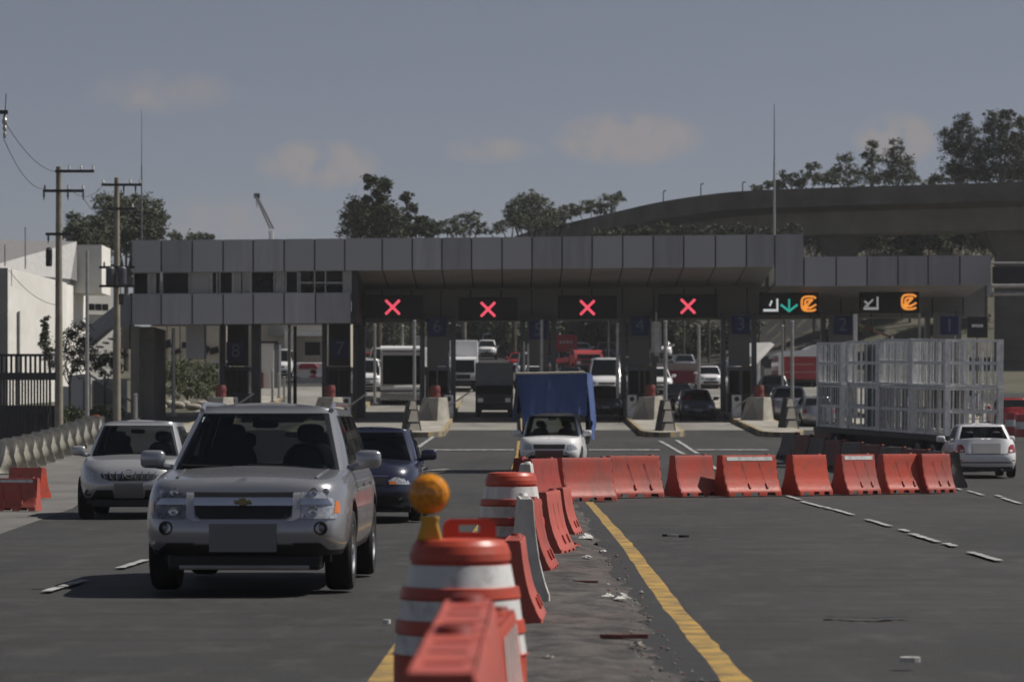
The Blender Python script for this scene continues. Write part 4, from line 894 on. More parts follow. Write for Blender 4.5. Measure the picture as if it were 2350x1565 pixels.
# ---- generic small cars in and beyond the lanes
def small_car(name, label, px, d, rz, paint, kind='sedan', scale=1, back=False, group='cars at the toll lanes'):
    base = dict(NAV if kind == 'sedan' else CRS); base.update(paint=paint, clad=0)
    if kind == 'pickup': base.update(roof=1.75, belt=1.12, hood=1.05, zb=.38, wheel=.38, roof_r=2.9, rear_base=3.05, deck_y=3.1, deck=1.1, L=5.0, axle_r=3.9, W=1.82)
    if kind == 'van': base.update(roof=2.0, belt=1.12, hood=1.0, cowl=.8, roof_f=1.5, roof_r=4.5, rear_base=4.58, W=1.8, n=6)
    t, bd, cb_, Yv = make_car(name, label, 'pickup' if kind == 'pickup' else 'van' if kind == 'van' else 'car', (PX(px, d), d+base['L']/2, gz(d)), R(rz+(180 if back else 0)), base, group, False)
    t.scale = (scale,)*3
    hh = base['hood']
    W_ = base['W']/2
    if back:
        hz_ = base.get('deck', base['belt'])-.02
        for sg in (-1, 1): inlay(t, bd, 'tail_light', [(hz_-.30,*sorted((sg*W_*.74, sg*W_*.93))),(hz_-.05,*sorted((sg*W_*.76, sg*W_*.92)))], 'red_lamp', .012, True, hz=hz_, thick=.03)
        inlay(t, bd, 'number_plate', [(hz_-.42,-.2,.2),(hz_-.28,-.2,.2)], 'plate_light', .03, True, hz=hz_, thick=.04)
    else:
        for sg in (-1, 1): inlay(t, bd, 'headlight', [(hh-.27,*sorted((sg*W_*.55, sg*W_*.88))),(hh-.12,*sorted((sg*W_*.60, sg*W_*.91)))], 'lamp', .012, thick=.03)
        inlay(t, bd, 'grille', [(hh-.28,-W_*.42,W_*.42),(hh-.12,-W_*.46,W_*.46)], 'plastic', .01)
        inlay(t, bd, 'lower_grille', [(base['zb']+.06,-W_*.6,W_*.6),(base['zb']+.2,-W_*.55,W_*.55)], 'plastic', .01)
        inlay(t, bd, 'number_plate', [(hh-.46,-.18,.18),(hh-.33,-.18,.18)], 'plate', .03, thick=.04)
    if kind == 'pickup':
        b = MB(); 
        for sg in (-1,1): b.span(sg*W_*.92-.03, sg*W_*.92+.03, Yv(3.15), Yv(4.9), 1.0, 1.22)
        b.span(-W_*.92, W_*.92, Yv(4.86), Yv(4.92), 1.0, 1.22); b.build('cargo_sides', M[paint], t)
    return t
small_car('saloon_car', 'slate blue saloon in the open lane between signs 4 and 3', 1601, 151.5, 1, 'slate', 'sedan', 1.08)
small_car('saloon_car', 'dark saloon queuing behind the slate blue saloon', 1563, 163, 0, 'black_car', 'sedan', 1.05)
small_car('pickup_truck', 'black pickup truck waiting beside the blue truck', 1390, 151, 0, 'black_car', 'pickup', 1.0)
small_car('van', 'white van right behind the black pickup truck', 1392, 178, 0, 'white_car', 'van', 1.25)
small_car('crossover', 'small white car beyond the slate blue saloon', 1632, 195, 0, 'white_car', 'suv', .95)
small_car('crossover', 'silver sport utility with red tail lights entering lane 2', 1815, 149, -2, 'silver', 'suv', 1.12, True)
small_car('crossover', 'grey car in front of the cage truck', 1878, 143, 3, 'silver', 'sedan', 1.0, True)
small_car('pickup_truck', 'white pickup climbing the hill road, nearest the dark truck', 1117, 262, 0, 'white_car', 'pickup', 1.0, False)
small_car('van', 'white van behind the white pickup on the hill road', 1124, 285, 0, 'white_car', 'van', .95)
small_car('van', 'blue van topmost on the hill road', 1122, 318, 0, 'slate', 'van', 1.15)
small_car('saloon_car', 'grey car on the hill road right of the white van', 1160, 300, 4, 'silver', 'sedan', 1.1)
small_car('van', 'white and red van seen through the lane left of the bus', 842, 190, 0, 'white_car', 'van', 1.05)
small_car('saloon_car', 'white car half hidden by the left white post in lane 3', 1510, 185, 0, 'white_car', 'suv', 1.1)
small_car('crossover', 'dark crossover standing in the lane under the second amber badge', 2060, 150, 0, 'white_car', 'suv', 1.1, True)
small_car('saloon_car', 'pale car waiting behind the cages at sign 1', 2215, 155, 0, 'silver', 'sedan', 1.1, True)
small_car('saloon_car', 'red car near the right edge beyond the white saloon', 2335, 140, 0, 'red_car', 'sedan', 1.0, True)

for nm, lb, px, d_, pt, kd, bk in (('van','white van low behind the first van left of the bus',872,218,'white_car','van',0),('saloon_car','red car far beyond the van left of the bus',832,228,'red_car','sedan',0),('saloon_car','dark saloon between the bus and the white box truck',1002,185,'black_car','sedan',0),
        ('saloon_car','red saloon right of the hill road cars',1192,228,'red_car','sedan',0),('van','pale van above the blue tarpaulin, left',1215,205,'white_car','van',0),('saloon_car','dark saloon above the blue tarpaulin',1310,192,'black_car','sedan',0),
        ('saloon_car','grey saloon left of the small white car',1575,222,'silver','sedan',0),('van','white van beyond booth 3',1705,212,'white_car','van',0),('crossover','dark crossover ahead of the silver sport utility',1780,172,'black_car','suv',1),
        ('van','white van in the left bay beyond the posts',640,214,'white_car','van',0),('saloon_car','grey saloon parked by the containers',500,204,'silver','sedan',0),('saloon_car','white saloon on the hill road above the red board',1335,262,'white_car','sedan',0),('pickup_truck','dark pickup on the hill road right of the red board',1395,250,'slate','pickup',0),('van','white van high on the hill road right of sign 4',1520,262,'white_car','van',0)):
    small_car(nm, lb, px, d_, (px % 7)-3, pt, kd, 1.05, bool(bk))
# ---- trucks
def lorry(name, label, px, d, W, Hh, L, cabm, boxm, boxz, rz=0, cabh=None, parts=()):
    """cab with windscreen facing the camera, box behind it"""
    t = thing(name, label, 'truck', (PX(px, d), d, gz(d)), R(rz)); cabh = cabh or boxz; w = W/2
    b = MB(); b.prism([(-.0,.45),(-.02,1.15),(.28,cabh-.15),(.45,cabh),(1.7,cabh),(1.7,.45)], -w*.95, w*.95, 'X'); b.build('cab', M[cabm], t, bevel=.06)
    b = MB(); b.add([(-w*.82,-.025+.0,1.2),(w*.82,-.025,1.2),(w*.78,.25,cabh-.22),(-w*.78,.25,cabh-.22)], [(0,1,2,3)]); b.build('windscreen', M['glass'], t)
    b = MB(); b.span(-w*.96, w*.96, -.12, .1, .35, .72); b.build('bumper', M['plastic'], t, bevel=.03)
    for sg in (-1,1):
        b = MB(); b.span(sg*w*.72-.13, sg*w*.72+.13, -.06, .0, .76, .96); b.build('headlight', M['lamp'], t)
        b = MB(); blob(b, (sg*(w+.12), .25, 1.65), (.2,.12,.45), p=4); b.tube((sg*w*.9,.3,1.8),(sg*(w+.1),.25,1.8),.02); b.build('wing_mirror', M['plastic'], t)
    b = MB(); b.span(-w*.5, w*.5, -.035, .0, .8, 1.08); b.build('grille', M['plastic'], t)
    b = MB(); b.span(-w, w, 1.8, L, .95, Hh); b.build('cargo_box', M[boxm], t, bevel=.04)
    b = MB(); b.span(-w*.9, w*.9, .3, L-.2, .6, .95); b.build('chassis', M['plastic'], t)
    for y in (.75, L-1.3):
        for sg in (-1, 1): wheel(t, sg*(w-.16), y, .45, .28, sg)
    return t
# white bus in the lane left of sign 6
d = 171; w_ = 99/F*d; bus = thing('bus', 'white bus with a tall dark windscreen in the lane right of the first red cross', 'bus', (PX(922, d), d, gz(d))); h_ = PZ(793, d)-gz(d)
b = MB(); b.prism([(0,.3),(-.03,1.0),(.05,1.2),(.25,h_-.55),(.35,h_-.1),(.6,h_),(11,h_),(11,.3)], -w_/2, w_/2, 'X'); b.build('body', M['white_car'], bus, bevel=.08)
b = MB(); b.add([(-w_*.44,-.03,1.15),(w_*.42,-.03,1.15),(w_*.42,.22,h_-.55),(-w_*.44,.22,h_-.55)], [(0,1,2,3)]); b.build('windscreen', M['glass'], bus)
b = MB(); b.span(-w_*.46, w_*.46, .2, .35, h_-.34, h_-.28); b.build('roof_line', M['plastic'], bus)
b = MB(); b.span(-w_*.49, w_*.49, -.1, .1, .28, .6); b.build('bumper', M['galv'], bus, bevel=.03)
b = MB(); b.span(-w_*.5, w_*.5, -.06, .0, .74, .84); b.build('blue_stripe', M['slate'], bus)
for sg in (-1,1):
    b = MB(); b.span(sg*w_*.4-.14, sg*w_*.4+.14, -.07, .0, .6, .73); b.build('headlight', M['lamp'], bus)
    b = MB(); blob(b, (sg*(w_/2+.1),-.15,1.9), (.16,.12,.5), p=4); b.tube((sg*w_*.48,.15,2.3),(sg*(w_/2+.1),-.15,2.1),.025); b.build('wing_mirror', M['plastic'], bus)
    for y in (2.2, 8.4): wheel(bus, sg*(w_/2-.16), y, .48, .3, sg)
lorry('box_truck', 'dark box truck with a grey front panel in the lane under the second red cross', 1134, 155.5, 1.96, PZ(829,157)-gz(157), 6.5, 'black_car', 'grey_box', 1.62)
lorry('box_truck', 'tall white box truck behind the dark truck', 1063, 190, 1.75, PZ(779,190)-gz(190), 7, 'white_car', 'white_car', 2.2)
d = 198; t = thing('box_truck', 'red box truck with a white roof left of the cage trailer', 'truck', (PX(1834,d), d, gz(d))); kx = lambda px: PX(px,d)-PX(1834,d); kz = lambda py: PZ(py,d)-gz(d)
b = MB(); b.span(kx(1790),kx(1882),0,6.5,.5,kz(818)); b.build('cargo_box', M['red_car'], t, bevel=.05)
b = MB(); b.prism([(kx(1784),kz(818)),(kx(1784),kz(812)),(kx(1800),kz(806)),(kx(1850),kz(803)),(kx(1872),kz(790)),(kx(1888),kz(791)),(kx(1888),kz(818))], -.05, 6.5, 'Y'); b.build('roof', M['white_car'], t, bevel=.03)
b = MB(); b.span(kx(1786),kx(1794),-.04,.02,.5,kz(818)); b.build('corner_post', M['white_car'], t)
b = MB(); b.span(kx(1800),kx(1875),-.02,.0,kz(856),kz(852)); b.span(kx(1812),kx(1868),-.02,.0,kz(838),kz(834)); b.build('pale_marks', mat('faded_red_mark', (.42,.20,.19), .7), t)
b = MB(); b.span(kx(1792),kx(1880),.1,6,.3,.5); b.build('chassis', M['plastic'], t)
for x in (kx(1798),kx(1874)):
    for y in (1.2,5): wheel(t, x, y, .42, .26, 1 if x > 0 else -1)
lorry('box_truck', 'white truck cab far behind the bus', 985, 205, 2.2, 3.2, 7, 'white_car', 'grey_box', 2.4)
# red advertising board on posts and red vehicles
t = thing('billboard', 'red board with pale lettering strokes above the blue truck', 'sign', (PX(1299,236), 236, gz(236))); zb = gz(236)
b = MB(); b.span(PX(1274,236)-PX(1299,236), PX(1325,236)-PX(1299,236), 0, .2, PZ(806,236)-zb, PZ(768,236)-zb); b.build('board', M['red_sign'], t)
b = MB()
for k in range(4): b.box((-.42+.27*k,-.012,PZ(785,236)-zb), (.2,.02,.24), 0, 0, 0, R(12 if k % 2 else -10))
b.build('pale_marks', mat('faded_mark', (.42,.30,.30), .7), t)
for x in (-.6,.6):
    b = MB(); b.tube((x,.1,0),(x,.1,PZ(806,236)-zb), .06); b.build('leg', M['steel_grey'], t)
lorry('box_truck', 'red truck low behind the blue truck at its right', 1352, 222, 2.2, PZ(818,222)-gz(222), 6, 'red_car', 'red_car', 1.8, 12)
t = thing('barrier_wall', 'low red wall beyond the lane of the slate blue saloon', 'wall', (PX(1558,205), 205, gz(205)))
b = MB(); b.span(-1.0,1.1,0,.3,0,PZ(850,205)-gz(205)); b.build('wall', M['red_sign'], t)
b = MB(); b.span(-2.2,2.6,1.2,2.4,0,PZ(832,205)-gz(205)); b.build('cream_kerb_bank', M['cream'], t)
# red and white kiosk truck seen through the left bay
d = 205; t = thing('delivery_truck', 'red and white delivery truck with a red hood in the left bay', 'truck', (PX(705,d), d, gz(d)), 0); zb = gz(d)
kx = lambda px: PX(px,d)-PX(705,d); kz = lambda py: PZ(py,d)-zb
b = MB(); b.span(kx(676),kx(741),.3,5,.4,kz(832)); b.build('cargo_box', M['white_car'], t, bevel=.05)
b = MB(); b.prism([(kx(684),kz(846)),(kx(690),kz(834)),(kx(720),kz(834)),(kx(730),kz(846))], .0, .8, 'Y'); b.build('red_hood', M['red_car'], t, bevel=.03)
b = MB(); b.span(kx(688),kx(708),.2,.29,kz(872),kz(848)); b.build('white_panel', M['white_wall'], t)
for k in range(9):
    rr_ = random.Random(k); b = MB(); b.box((kx(716+rr_.uniform(-4,20)),.28,kz(862+rr_.uniform(-12,14))), (.35,.03,.25), 0,0,0,R(rr_.uniform(-40,40))); b.build('red_mark', M['red_car'], t)
b = MB(); b.span(kx(678),kx(742),.1,.28,.35,kz(884)); b.build('bumper', M['galv'], t)
for x in (-.75,.85):
    for y in (.9,4): wheel(t, x, y, .42, .25, 1 if x > 0 else -1)
# tipped white awning left of the red truck
t = thing('awning', 'white slanted awning edge left of the red truck with white roof', 'awning', (PX(1755,176), 176, gz(176)), R(38))
kx = lambda px: PX(px,176)-PX(1755,176); kz = lambda py: PZ(py,176)-gz(176)
b = MB(); b.prism([(kx(1730),kz(836)),(kx(1730),kz(818)),(kx(1774),kz(785)),(kx(1786),kz(790))], 0, 2.5, 'Y'); b.build('canopy', M['white_wall'], t)
b = MB(); b.span(kx(1738),kx(1745),.1,.3,0,kz(820)); b.build('leg', M['galv'], t); b = MB(); b.span(kx(1738),kx(1790),1,1.5,0,kz(838)); b.build('counter', M['steel_dark'], t)

# ---- truck under the blue tarpaulin, facing the camera
d = 86.5; TG = gz(d)
PCK = dict(L=4.9, W=1.84, zb=.34, hood=.98, belt=1.06, roof=1.72, cowl=1.05, roof_f=1.6, roof_r=2.8, rear_base=3.0, deck_y=3.0, deck=.9, axle_f=.8, axle_r=3.8, wheel=.35, tyre=.22, paint='white_car', n=6, cw=.93, rw=.76, ws=(.05,.9,.92,.9), clad=1)
bt, bb, bcab, Yb = make_car('pickup_truck', 'silver pickup truck carrying a load under a blue tarpaulin', 'truck', (PX(1266,d)+.1, d+2.45, TG), R(-4), PCK)
for sg in (-1,1):
    inlay(bt, bb, 'headlight', [(.68,*sorted((sg*.50, sg*.80))),(.86,*sorted((sg*.52, sg*.82)))], 'lamp', .012, thick=.04)
inlay(bt, bb, 'grille', [(.70,-.44,.44),(.86,-.46,.46)], 'plastic', .012, nx=12)
inlay(bt, bb, 'lower_grille', [(.40,-.6,.6),(.52,-.6,.6)], 'plastic', .010, nx=12)
inlay(bt, bb, 'number_plate', [(.36,-.40,.40),(.66,-.40,.40)], 'plate_red' if 'plate_red' in M else 'brown', .03, thick=.05)
for sg in (-1,1):
    b = MB(); b.box((sg*.62,Yb(-.0),.50), (.42,.05,.07), 0, 0, 0, R(30*sg)); b.build('bumper_guard', M['galv'], bt)
b = MB(); 
for sg in (-1,1): b.span(sg*.93-.03, sg*.93+.03, Yb(2.9), Yb(4.85), .9, 2.2)
b.span(-.93,.93,Yb(2.9),Yb(4.85),.82,.9); b.build('cargo_bed', M['steel_dark'], bt)
# the tarpaulin lies over the load: a thing of its own
TP = thing('tarpaulin', 'creased blue tarpaulin draped over the pickup truck load', 'tarpaulin', bt.location, R(-4))
rnd = random.Random(3); nx, nz = 26, 16; ztp = 2.86; fw = 1.02
def front_pt(u, v):                                     # u across, v down from the top front edge
    lo = 1.62 + .12*math.sin(u*3.0)+.0*u
    if u < .1: lo = 1.62-.32*(1-u/.1)
    z = ztp-(ztp-lo)*v; x = -fw+2*fw*u + (.20*v*(1-u) if u < .5 else 0)
    y = Yb(1.30)-.10*v + .06*math.sin(u*23+v*3)*v + .035*math.sin(u*51+v*5)*v + .05*math.sin(v*9+u*14)*u*(1-v)
    return (x, y, z+.02*math.sin(u*9)*(1-v))
b = MB(); b.grid([[front_pt(i/nx, k/nz) for i in range(nx+1)] for k in range(nz+1)])
top0 = [front_pt(i/nx, 0) for i in range(nx+1)]
b.grid([[(x, y+ (Yb(4.9)-y)*q, z+.03*math.sin(math.pi*q*3)) for x, y, z in top0] for q in [k/12 for k in range(13)]])
def side_pt(sg, q, v):
    y = Yb(1.30)+(Yb(4.9)-Yb(1.30))*q; lo = (1.75 if sg < 0 else 1.2+.3*math.sin(q*7)) if q > .12 else (1.5 if sg < 0 else 1.45)
    z = ztp+.03*math.sin(math.pi*q*3)-(ztp-lo)*v; x = sg*(fw+.05*math.sin(q*19+v*2)*v+.07*v); return (x, y-.10*v*(1-q) if q == 0 else y, z)
for sg in (-1,1): b.grid([[side_pt(sg, i/24, k/14) for i in range(25)] for k in range(15)])
o = b.build('sheet', M['tarp'], TP)
b = MB(); b.tube((-fw,Yb(1.30)-.02,ztp+.0),(fw*.93,Yb(1.30)-.02,ztp+.03),.035,.035,8); b.build('top_batten', M['cream'], TP)

# ---- flatbed with white cages, heading away to the left
hd = math.atan2(2.7, 11.0); d = 89.0
trk = thing('flatbed_trailer', 'long flatbed trailer carrying white steel cages towards the toll', 'trailer', (PX(2236, d), d, gz(d)), hd); CW = 1.66; CL = 11.2; PITCH = R(1.5); trk.rotation_euler = (PITCH,0,hd)
# local frame: rear face at y = 0, driving direction +y
b = MB(); b.span(-CW/2-.08, CW/2+.08, -.1, CL+.3, .86, 1.02); b.build('bed', M['steel_dark'], trk)
b = MB(); b.span(-.45,.45,.1,CL+1.5,.55,.86); b.build('chassis', M['plastic'], trk)
b = MB(); b.span(-CW/2, CW/2, -.18, -.1, .58, .80); b.build('rear_bar', mat('striped_bar', (.12,.03,.03), .6, scale=9, col2=(.04,.04,.04)), trk)
for k in range(5):
    b = MB(); q = Matrix.Translation((-.62+.31*k,-.18,.69)) @ Matrix.Rotation(R(90),4,'X'); b.lathe([(.05,0),(.05,.02),(0,.025)],12,M=q); b.build('tail_light', M['red_lamp'], trk)
for y in (1.2, 2.4, CL-1.6):
    for sg in (-1,1): wheel(trk, sg*(CW/2-.12), y, .46, .3, sg)
b = MB(); b.span(-.1,.1,CL+1.4,CL+2.2,.6,.75); b.build('tow_bar', M['plastic'], trk)
def cage(y0, y1, zb_, h, label, tier):
    t = thing('steel_cage', label, 'cage', trk.location+Vector((0,0,zb_)), hd, 'white cages on the flatbed trailer')
    t.rotation_euler = (PITCH,0,hd); r = .036; w = CW/2
    b = MB()
    for x in (-w, w):
        for y in (y0, y1): b.span(x-.08, x+.08, y-.08, y+.08, 0, h)
    for z in (.04, h-.04):
        for x in (-w, w): b.span(x-.035, x+.035, y0+.04, y1-.04, z-.035, z+.035)
        for y in (y0, y1): b.span(-w+.04, w-.04, y-.035, y+.035, z-.035, z+.035)
    b.build('frame', M['white_steel'], t)
    nb_ = {'rearmost':4,'second':10,'third':5,'foremost':10}[label.split(', ')[1].split()[0]]
    for x, nm in ((-w,'side_grid'),(w,'side_grid')):
        b = MB()
        for k in range(1, nb_): y = y0+(y1-y0)*k/nb_; wq = .055 if k == nb_//2 else r*(.8 if nb_ < 6 else .5); b.span(x-.014, x+.014, y-wq, y+wq, .07, h-.07)
        b.span(x-.018, x+.018, y0+.04, y1-.04, h*.5-.045, h*.5+.045); b.build(nm, M['white_steel'], t)
    for y, nm in ((y0,'end_gate'),(y1,'end_gate')):
        b = MB()
        for k in range(1, 8): x = -w+2*w*k/8; rr2 = .05 if k in (4,) else r*.5; b.span(x-rr2, x+rr2, y-.012, y+.012, .07, h-.07)
        b.span(-w+.04, w-.04, y-.018, y+.018, h*.5-.045, h*.5+.045); b.build(nm, M['white_steel'], t)
    b = MB(); b.span(-w+.04, w-.04, y0+.04, y1-.04, .0, .03); b.build('floor', M['galv'], t)
    if 'third' in label: b = MB(); b.span(-w+.06, -w+.075, y0+.1, y1-1.2, .1, h-.1); b.build('green_sheet', mat('green_sheet', (.10,.15,.135), .5), t)
    if 'foremost' in label or 'second' in label: b = MB(); b.span(w-.09, w-.075, y0+.1, y1-.1, .1, h-.1); b.build('back_sheet', mat('dusty_sheet', (.30,.295,.28), .7, scale=2), t)
    return t
cl = CL/4; names = ['rearmost', 'second from the rear', 'third from the rear', 'foremost']
for k in range(4):
    hh_ = (1.40, 1.41, 1.38, 1.36)[k]
    for j in range(2):
        cage(k*cl+(.55 if k == 3 else .09), (k+1)*cl-.09, 1.03+j*(hh_+.02), hh_, ('lower ' if j == 0 else 'upper ')+'white steel cage, '+names[k]+' on the flatbed trailer', j)
# ================================================================ barriers, drums, litter
PROF = [(.30,.0),(.30,.08),(.235,.20),(.165,.38),(.118,.60),(.09,.83),(.08,.86)]
def barrier(name, label, loc, rz, L=1.5, s=1, m='orange', group=None, cat='barrier', dimples=True, strip=False, notches=True, dark=None, slots=True, prof=PROF):
    t = thing(name, label, cat, loc, rz, group); b = MB(); n = 30
    segs = [-L/2+L*k/n for k in range(n+1)]
    def inset(x, z): return 0
    def zb(x): return .075 if notches and any(abs(x-c) < L*.075 for c in (-L*.30, 0.0, L*.30)) else 0
    # denser stations so grooves are sharp
    segs = sorted(set([round(-L/2+L*k/60, 4) for k in range(61)])); lv = []
    for (w0,z0),(w1,z1) in zip(prof, prof[1:]):
        for k in range(3): lv.append((w0+(w1-w0)*k/3, z0+(z1-z0)*k/3))
    lv.append(prof[-1])
    for sg in (-1, 1):
        rows = []
        for x in segs:
            e = 1-max(0, abs(x)-(L/2-.03))/.03*.06
            rows.append([(x, sg*(max(.03, w-inset(x, z))*e), max(z, zb(x))) for w, z in lv])
        b.grid(rows, 0, True)
    top = [(x, -prof[-1][0]) for x in segs]; b.grid([[(x, q*prof[-1][0]*.94, prof[-1][1]-(.02 if slots and abs(abs(x)-L*.25) < L*.05 and abs(q) < .6 else 0)) for q in (-1,-.5,.5,1)] for x in segs], 0, False)
    for x in (-L/2, L/2):
        ring = [(x, -w*.94, z) for w, z in prof]+[(x, w*.94, z) for w, z in prof[::-1]]; b.add(ring, [tuple(range(len(ring)))], 0, False)
    b.build('shell', [M[m]], t, weld=True, ang=32)
    if slots:
      b = MB(); b.tube((L/2-.16,0,prof[-1][1]),(L/2-.16,0,prof[-1][1]+.025),.06,.05,12); b.build('filler_cap', M['orange_dark'] if m != 'white_plastic' else M['white_steel'], t)
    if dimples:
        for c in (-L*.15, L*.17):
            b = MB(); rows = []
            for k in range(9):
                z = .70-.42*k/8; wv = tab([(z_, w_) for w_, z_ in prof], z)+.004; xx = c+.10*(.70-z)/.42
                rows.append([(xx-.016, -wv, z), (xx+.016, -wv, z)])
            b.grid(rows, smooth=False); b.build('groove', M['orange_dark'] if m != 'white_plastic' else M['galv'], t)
            z = .20; wv = tab([(z_, w_) for w_, z_ in prof], .20); b = MB(); b.box((c+.115, -wv-.0, .215), (.05, .05, .13), 0, 0, R(-24)); b.build('groove_glint', M['orange_faded'] if m != 'white_plastic' else M['white_plastic'], t, bevel=.012)  # added pale wedge, stands for the highlight at the groove's lower end
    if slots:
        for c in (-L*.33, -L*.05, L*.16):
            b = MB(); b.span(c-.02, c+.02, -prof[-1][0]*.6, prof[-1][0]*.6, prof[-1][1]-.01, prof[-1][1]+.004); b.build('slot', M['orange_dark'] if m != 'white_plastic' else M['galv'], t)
    if strip:
        b = MB(); q0, q1 = -tab([(z_, w_) for w_, z_ in prof], .745)-.006, -tab([(z_, w_) for w_, z_ in prof], .825)-.006; b.add([(-L*.42,q0,.745),(L*.42,q0,.745),(L*.42,q1,.825),(-L*.42,q1,.825)], [(0,1,2,3)]); b.build('white_strip', M['reflective'], t)
    t.scale = (s,)*3; return t
# the row closing the right carriageway: centre px, base y, yaw, kind
row = [(1342,1150,34,0,0,1.2),(1454,1141,26,1,0,1.18),(1588,1139,40,0,0,1.08),(1716,1138,34,1,1,1.45),(1854,1136,41,0,0,1.05),(1966,1134,41,1,1,1.05),(2064,1132,34,1,0,1.0),(2146,1131,36,1,0,.85)]
names = ['orange barrier where the row meets the median line, first of the cross row','orange barrier with two grooves, second in the cross row','plain orange barrier, third in the cross row','orange barrier with white strip and two grooves, fourth in the cross row','plain orange barrier, fifth in the cross row','narrow orange barrier with white strip, sixth in the cross row','orange barrier with grooves, seventh in the cross row, no strip','last orange barrier of the cross row beside the white saloon']
for (px, by, yaw, dm, st, L), lb in zip(row, names):
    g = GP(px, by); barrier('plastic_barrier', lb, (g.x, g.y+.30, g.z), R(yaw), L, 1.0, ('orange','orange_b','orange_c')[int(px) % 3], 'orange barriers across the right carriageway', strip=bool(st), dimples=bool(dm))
# chain along the median towards the camera
ch = [(1195,60,86,'orange_dark',1.5,'dark red barrier at the far left corner of the median chain'),(1240,58.5,70,'orange_dark',1.5,'dark red barrier before the pickup truck number plate'),(1290,40.5,84,'orange_faded',1.5,'faded barrier beside the rubble, farthest of the median chain right side'),
      (1256,34.5,82,'orange_faded',1.5,'faded pinkish barrier between the far drum and the rubble'),(1216,30.2,86,'orange_b',1.5,'orange barrier right beside the far striped drum'),(1181,22.3,88,'orange_faded',1.5,'faded orange barrier just behind the near drum')]
for px, d, yaw, m, L, lb in ch:
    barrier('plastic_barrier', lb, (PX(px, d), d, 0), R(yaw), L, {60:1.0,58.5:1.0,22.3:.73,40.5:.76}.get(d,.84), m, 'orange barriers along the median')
barrier('plastic_barrier', 'dirty white plastic barrier standing end on between the two drums', (PX(1204,25.2), 25.2, 0), R(91), 1.3, 1.0, 'white_plastic', 'orange barriers along the median', dimples=False).scale = (1, .64, 1)
barrier('plastic_barrier', 'short white barrier beyond the far striped drum', (PX(1208,50), 50, 0), R(88), 1.5, 1.0, 'white_plastic', 'orange barriers along the median', dimples=False)
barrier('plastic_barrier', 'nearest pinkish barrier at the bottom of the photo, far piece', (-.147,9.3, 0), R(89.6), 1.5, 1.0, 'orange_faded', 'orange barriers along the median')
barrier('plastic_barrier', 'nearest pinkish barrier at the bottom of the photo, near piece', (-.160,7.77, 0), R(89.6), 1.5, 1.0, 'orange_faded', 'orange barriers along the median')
# barrier between the nearest pair and the near drum, white diagonals on its right face
barrier('plastic_barrier', 'low red barrier with white diagonal stripes in front of the near drum', (-.085, 12.2, 0), R(87), 1.7, .77, 'orange', 'orange barriers along the median', dimples=False)
t = [o for o in C.objects if o.get('label', '').startswith('low red barrier with white')][0]
for x0 in (-.62, -.30, .02, .34):
    b = MB(); rows = []
    for k in range(9):
        z = .12+.68*k/8; wv = tab([(z_, w_) for w_, z_ in PROF], z)+.006; xx = x0+(k/8-.5)*.40
        rows.append([(xx-.07, -wv, z), (xx+.07, -wv, z)])
    b.grid(rows, smooth=False); b.build('reflective_stripe', M['reflective'], t)
# left pair
g = GP(22,1172); barrier('plastic_barrier', 'faded orange barrier with a white strip lying at the left edge', (g.x, g.y+.2, g.z), R(-10), 1.5, .66, 'orange_faded', 'orange barriers at the left edge', strip=True)
g = GP(60,1142); barrier('plastic_barrier', 'orange barrier behind the faded one at the left edge', (g.x, g.y+.2, g.z), R(-40), 1.4, .72, 'orange', 'orange barriers at the left edge')
# white concrete barriers at the left kerb
pts = [GP(-20,1088), GP(70,1064), GP(150,1034), GP(222,998)]
n = 12
for k in range(n):
    t = (k+.5)/n*3; i = min(int(t), 2); p = pts[i].lerp(pts[i+1], t-i)
    lab = ['nearest white concrete barrier by the dark fence','second white concrete barrier from the left edge','third white concrete barrier from the left edge','fourth white concrete barrier from the left edge','fifth white concrete barrier from the left edge','sixth white concrete barrier, before the tall utility pole','seventh white concrete barrier, just past the tall utility pole','eighth white concrete barrier, past the tall pole','ninth white concrete barrier, past the tall pole','tenth white concrete barrier, towards the thin lamp post','eleventh white concrete barrier, last but one of the line','twelfth white concrete barrier, farthest, by the red bollard'][k]
    barrier('concrete_barrier', lab, (p.x, p.y, gz(p.y)), R(-62), 2.1, 1.05, 'white_barrier' if 'white_barrier' in M else 'pale_concrete', 'white concrete barriers along the left kerb', dimples=False, slots=False)
g = GP(8,1004); barrier('concrete_barrier', 'single pale concrete barrier above the line at the left edge', (g.x, g.y, g.z), R(20), 1.6, 1.0, 'pale_concrete', 'white concrete barriers along the left kerb', dimples=False, slots=False)
# alternating dull red and grey barriers beside the cage truck
a, c = GP(1800,1045), GP(2195,1120); n = 9; 
for k in range(n):
    p = a.lerp(c, (k+.5)/n); yaw = math.degrees(math.atan2(c.y-a.y, c.x-a.x))
    barrier('plastic_barrier', ('dull red' if k % 2 else 'dusty grey')+' barrier beside the cage truck, '+['first at its far end','second from its far end','third from its far end','fourth from its far end','middle of the line','fourth from the near end','third from the near end','second from the near end','nearest the white saloon'][k], (p.x, p.y, gz(p.y)), R(yaw), (c-a).length/n-.05, .98, 'brown' if k % 2 else 'dusty', 'dull barriers beside the cage truck', dimples=False)
